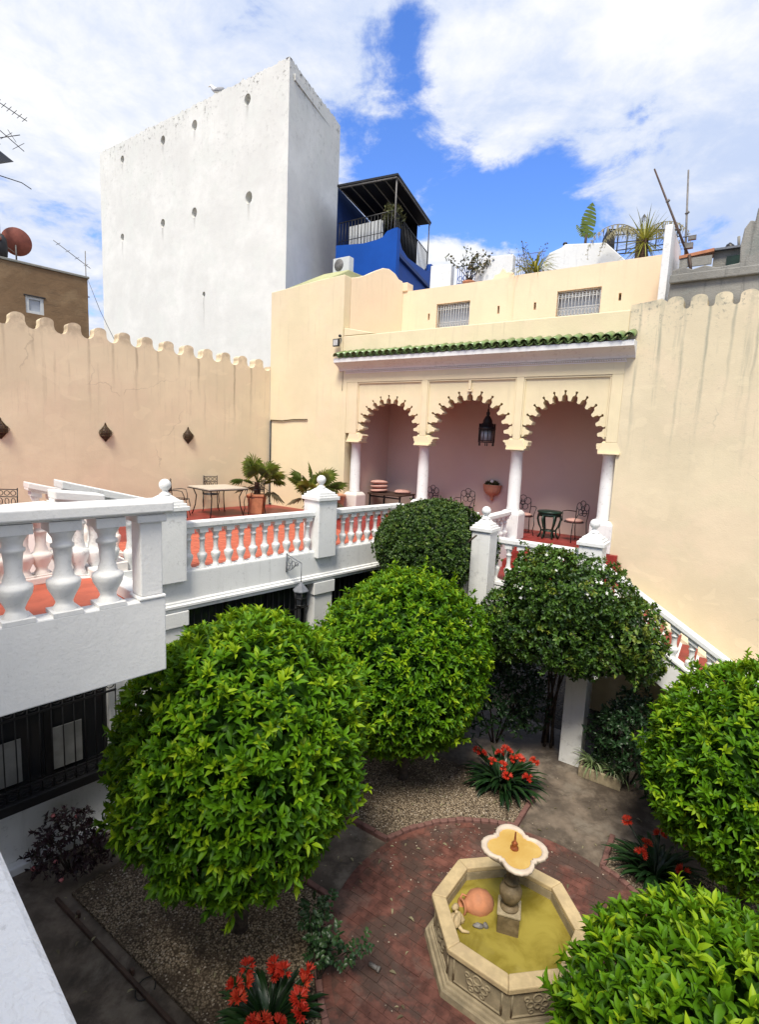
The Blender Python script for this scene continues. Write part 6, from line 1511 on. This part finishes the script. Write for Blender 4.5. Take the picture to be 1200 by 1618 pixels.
# ================================================================== LEFT BACKGROUND
bwn = thing('brown_house', 'low brown rendered house with a small white window behind the terrace wall', 'building', PW(-4.1, 3.0), BANG)
rect_wall(M(), -9.0, 0.0, 0.0, 9.72, 0, .25, [(-1.52, -1.10, 8.52, 8.95)]).build('wall', 'brown', bwn)
M().box(-9.0, 0.0, .251, 4.0, 9.3, 9.6).build('roof', 'brown', bwn); M().box(-9.0, .04, -.04, .28, 9.721, 9.78).build('coping', 'ruin', bwn, bevel=0.01)
M().box(-.24, 0.0, .251, 4.0, 0, 9.6).build('end_wall', 'brown', bwn)
wn_ = M().box(-1.52, -1.44, .02, .10, 8.52, 8.95).box(-1.18, -1.10, .02, .10, 8.52, 8.95).box(-1.439, -1.181, .02, .10, 8.52, 8.59).box(-1.439, -1.181, .02, .10, 8.88, 8.95).build('window', 'plastic_white', bwn)
M().box(-1.439, -1.181, .06, .07, 8.591, 8.879).build('pane', 'pane', wn_); M().box(-1.56, -1.06, -.02, .05, 8.951, 8.98).build('lintel', 'iron', wn_)
ds = thing('satellite_dish', 'rusty red satellite dish on the brown house roof', 'satellite dish', PW(-5.70, 3.3, 9.78), BANG)
dm = Matrix.Rotation(R(38), 3, 'Y') @ Matrix.Rotation(R(-62), 3, 'X')
M().lathe([(0, 0), (.12, .012), (.24, .045), (.34, .095), (.345, .10), (.335, .105), (.22, .06), (0, .02)], 28, (0, 0, .52), m=dm).build('dish', 'dish', ds)
M().tube([(0, .05, 0), (0, .05, .50)], .02, 6).build('mast', 'steel', ds); M().tube([(-.05, 0, .25), (-.30, -.25, .30), (-.42, -.34, .40)], .012, 5).build('feed_arm', 'steel', ds); M().blob((-.43, -.35, .42), (.04, .04, .05), 1, 0.05).build('receiver', 'dish', ds)
def yagi(m, c, L, rz, nel, w=.22, tilt=0.0):
    d = Vector((math.cos(rz), math.sin(rz), tilt)); s = Vector((-math.sin(rz), math.cos(rz), 0)); c = Vector(c); m.tube([c - d * L / 2, c + d * L / 2], .010, 5)
    for k in range(nel): q = c + d * L * ((k + .5) / nel - .5); m.tube([q - s * w, q + s * w], .006, 4)
ms = thing('antenna_mast', 'dark antenna mast with aerials at the left picture edge', 'antenna', PW(-6.10, 3.2, 9.78), BANG)
M().tube([(0, 0, 0), (0, 0, 3.9)], .045, 7).build('mast', 'iron', ms)
g = M(); yagi(g, (.28, -.1, 3.62), .9, 0.1, 8, .16, -.25); yagi(g, (.25, -.1, 2.95), .8, .2, 3, .3, -.45); yagi(g, (.2, -.1, 2.9), .7, -.5, 2, .3, .35); g.tube([(0, 0, 2.0), (.55, -.05, 1.98), (.75, -.1, 1.88)], .012, 5); g.build('aerials', 'iron', ms)
M().add([(-.4, -.3, 2.25), (.0, -.3, 2.20), (.40, -.05, 2.42), (.1, .2, 2.7), (-.4, .2, 2.8), (-.4, 0, 2.0)], [(0, 1, 2), (2, 3, 4), (0, 2, 4), (0, 5, 1), (1, 5, 2), (2, 5, 3), (3, 5, 4), (4, 5, 0)]).build('torn_cover', 'plastic_black', ms)
M().blob((0, -.1, .25), (.18, .15, .3), 3, .2).build('bundle', 'plastic_black', ms)
an = thing('thin_aerial', 'thin wire aerial beside the left edge of the white tower', 'antenna', PW(-3.75, 4.2, 8.6), BANG)
M().tube([(0, 0, 0), (0, 0, 2.2)], .014, 5).build('mast', 'steel', an)
g = M(); yagi(g, (-.35, 0, 2.0), 1.0, 0.1, 4, .14, -.5); g.tube([(0, 0, .9), (.08, 0, .9)], .02, 5); g.build('aerial', 'steel', an)
wc = thing('overhead_cable', 'thin cable drooping across the foot of the tower', 'cable', PW(-4.0, 3.4, 9.9), BANG)
M().tube([(0, 0, 0), (.35, 0, -.9), (.75, 0, -1.7), (1.2, 0, -2.2)], .008, 4).build('wire', 'iron_grey', wc)
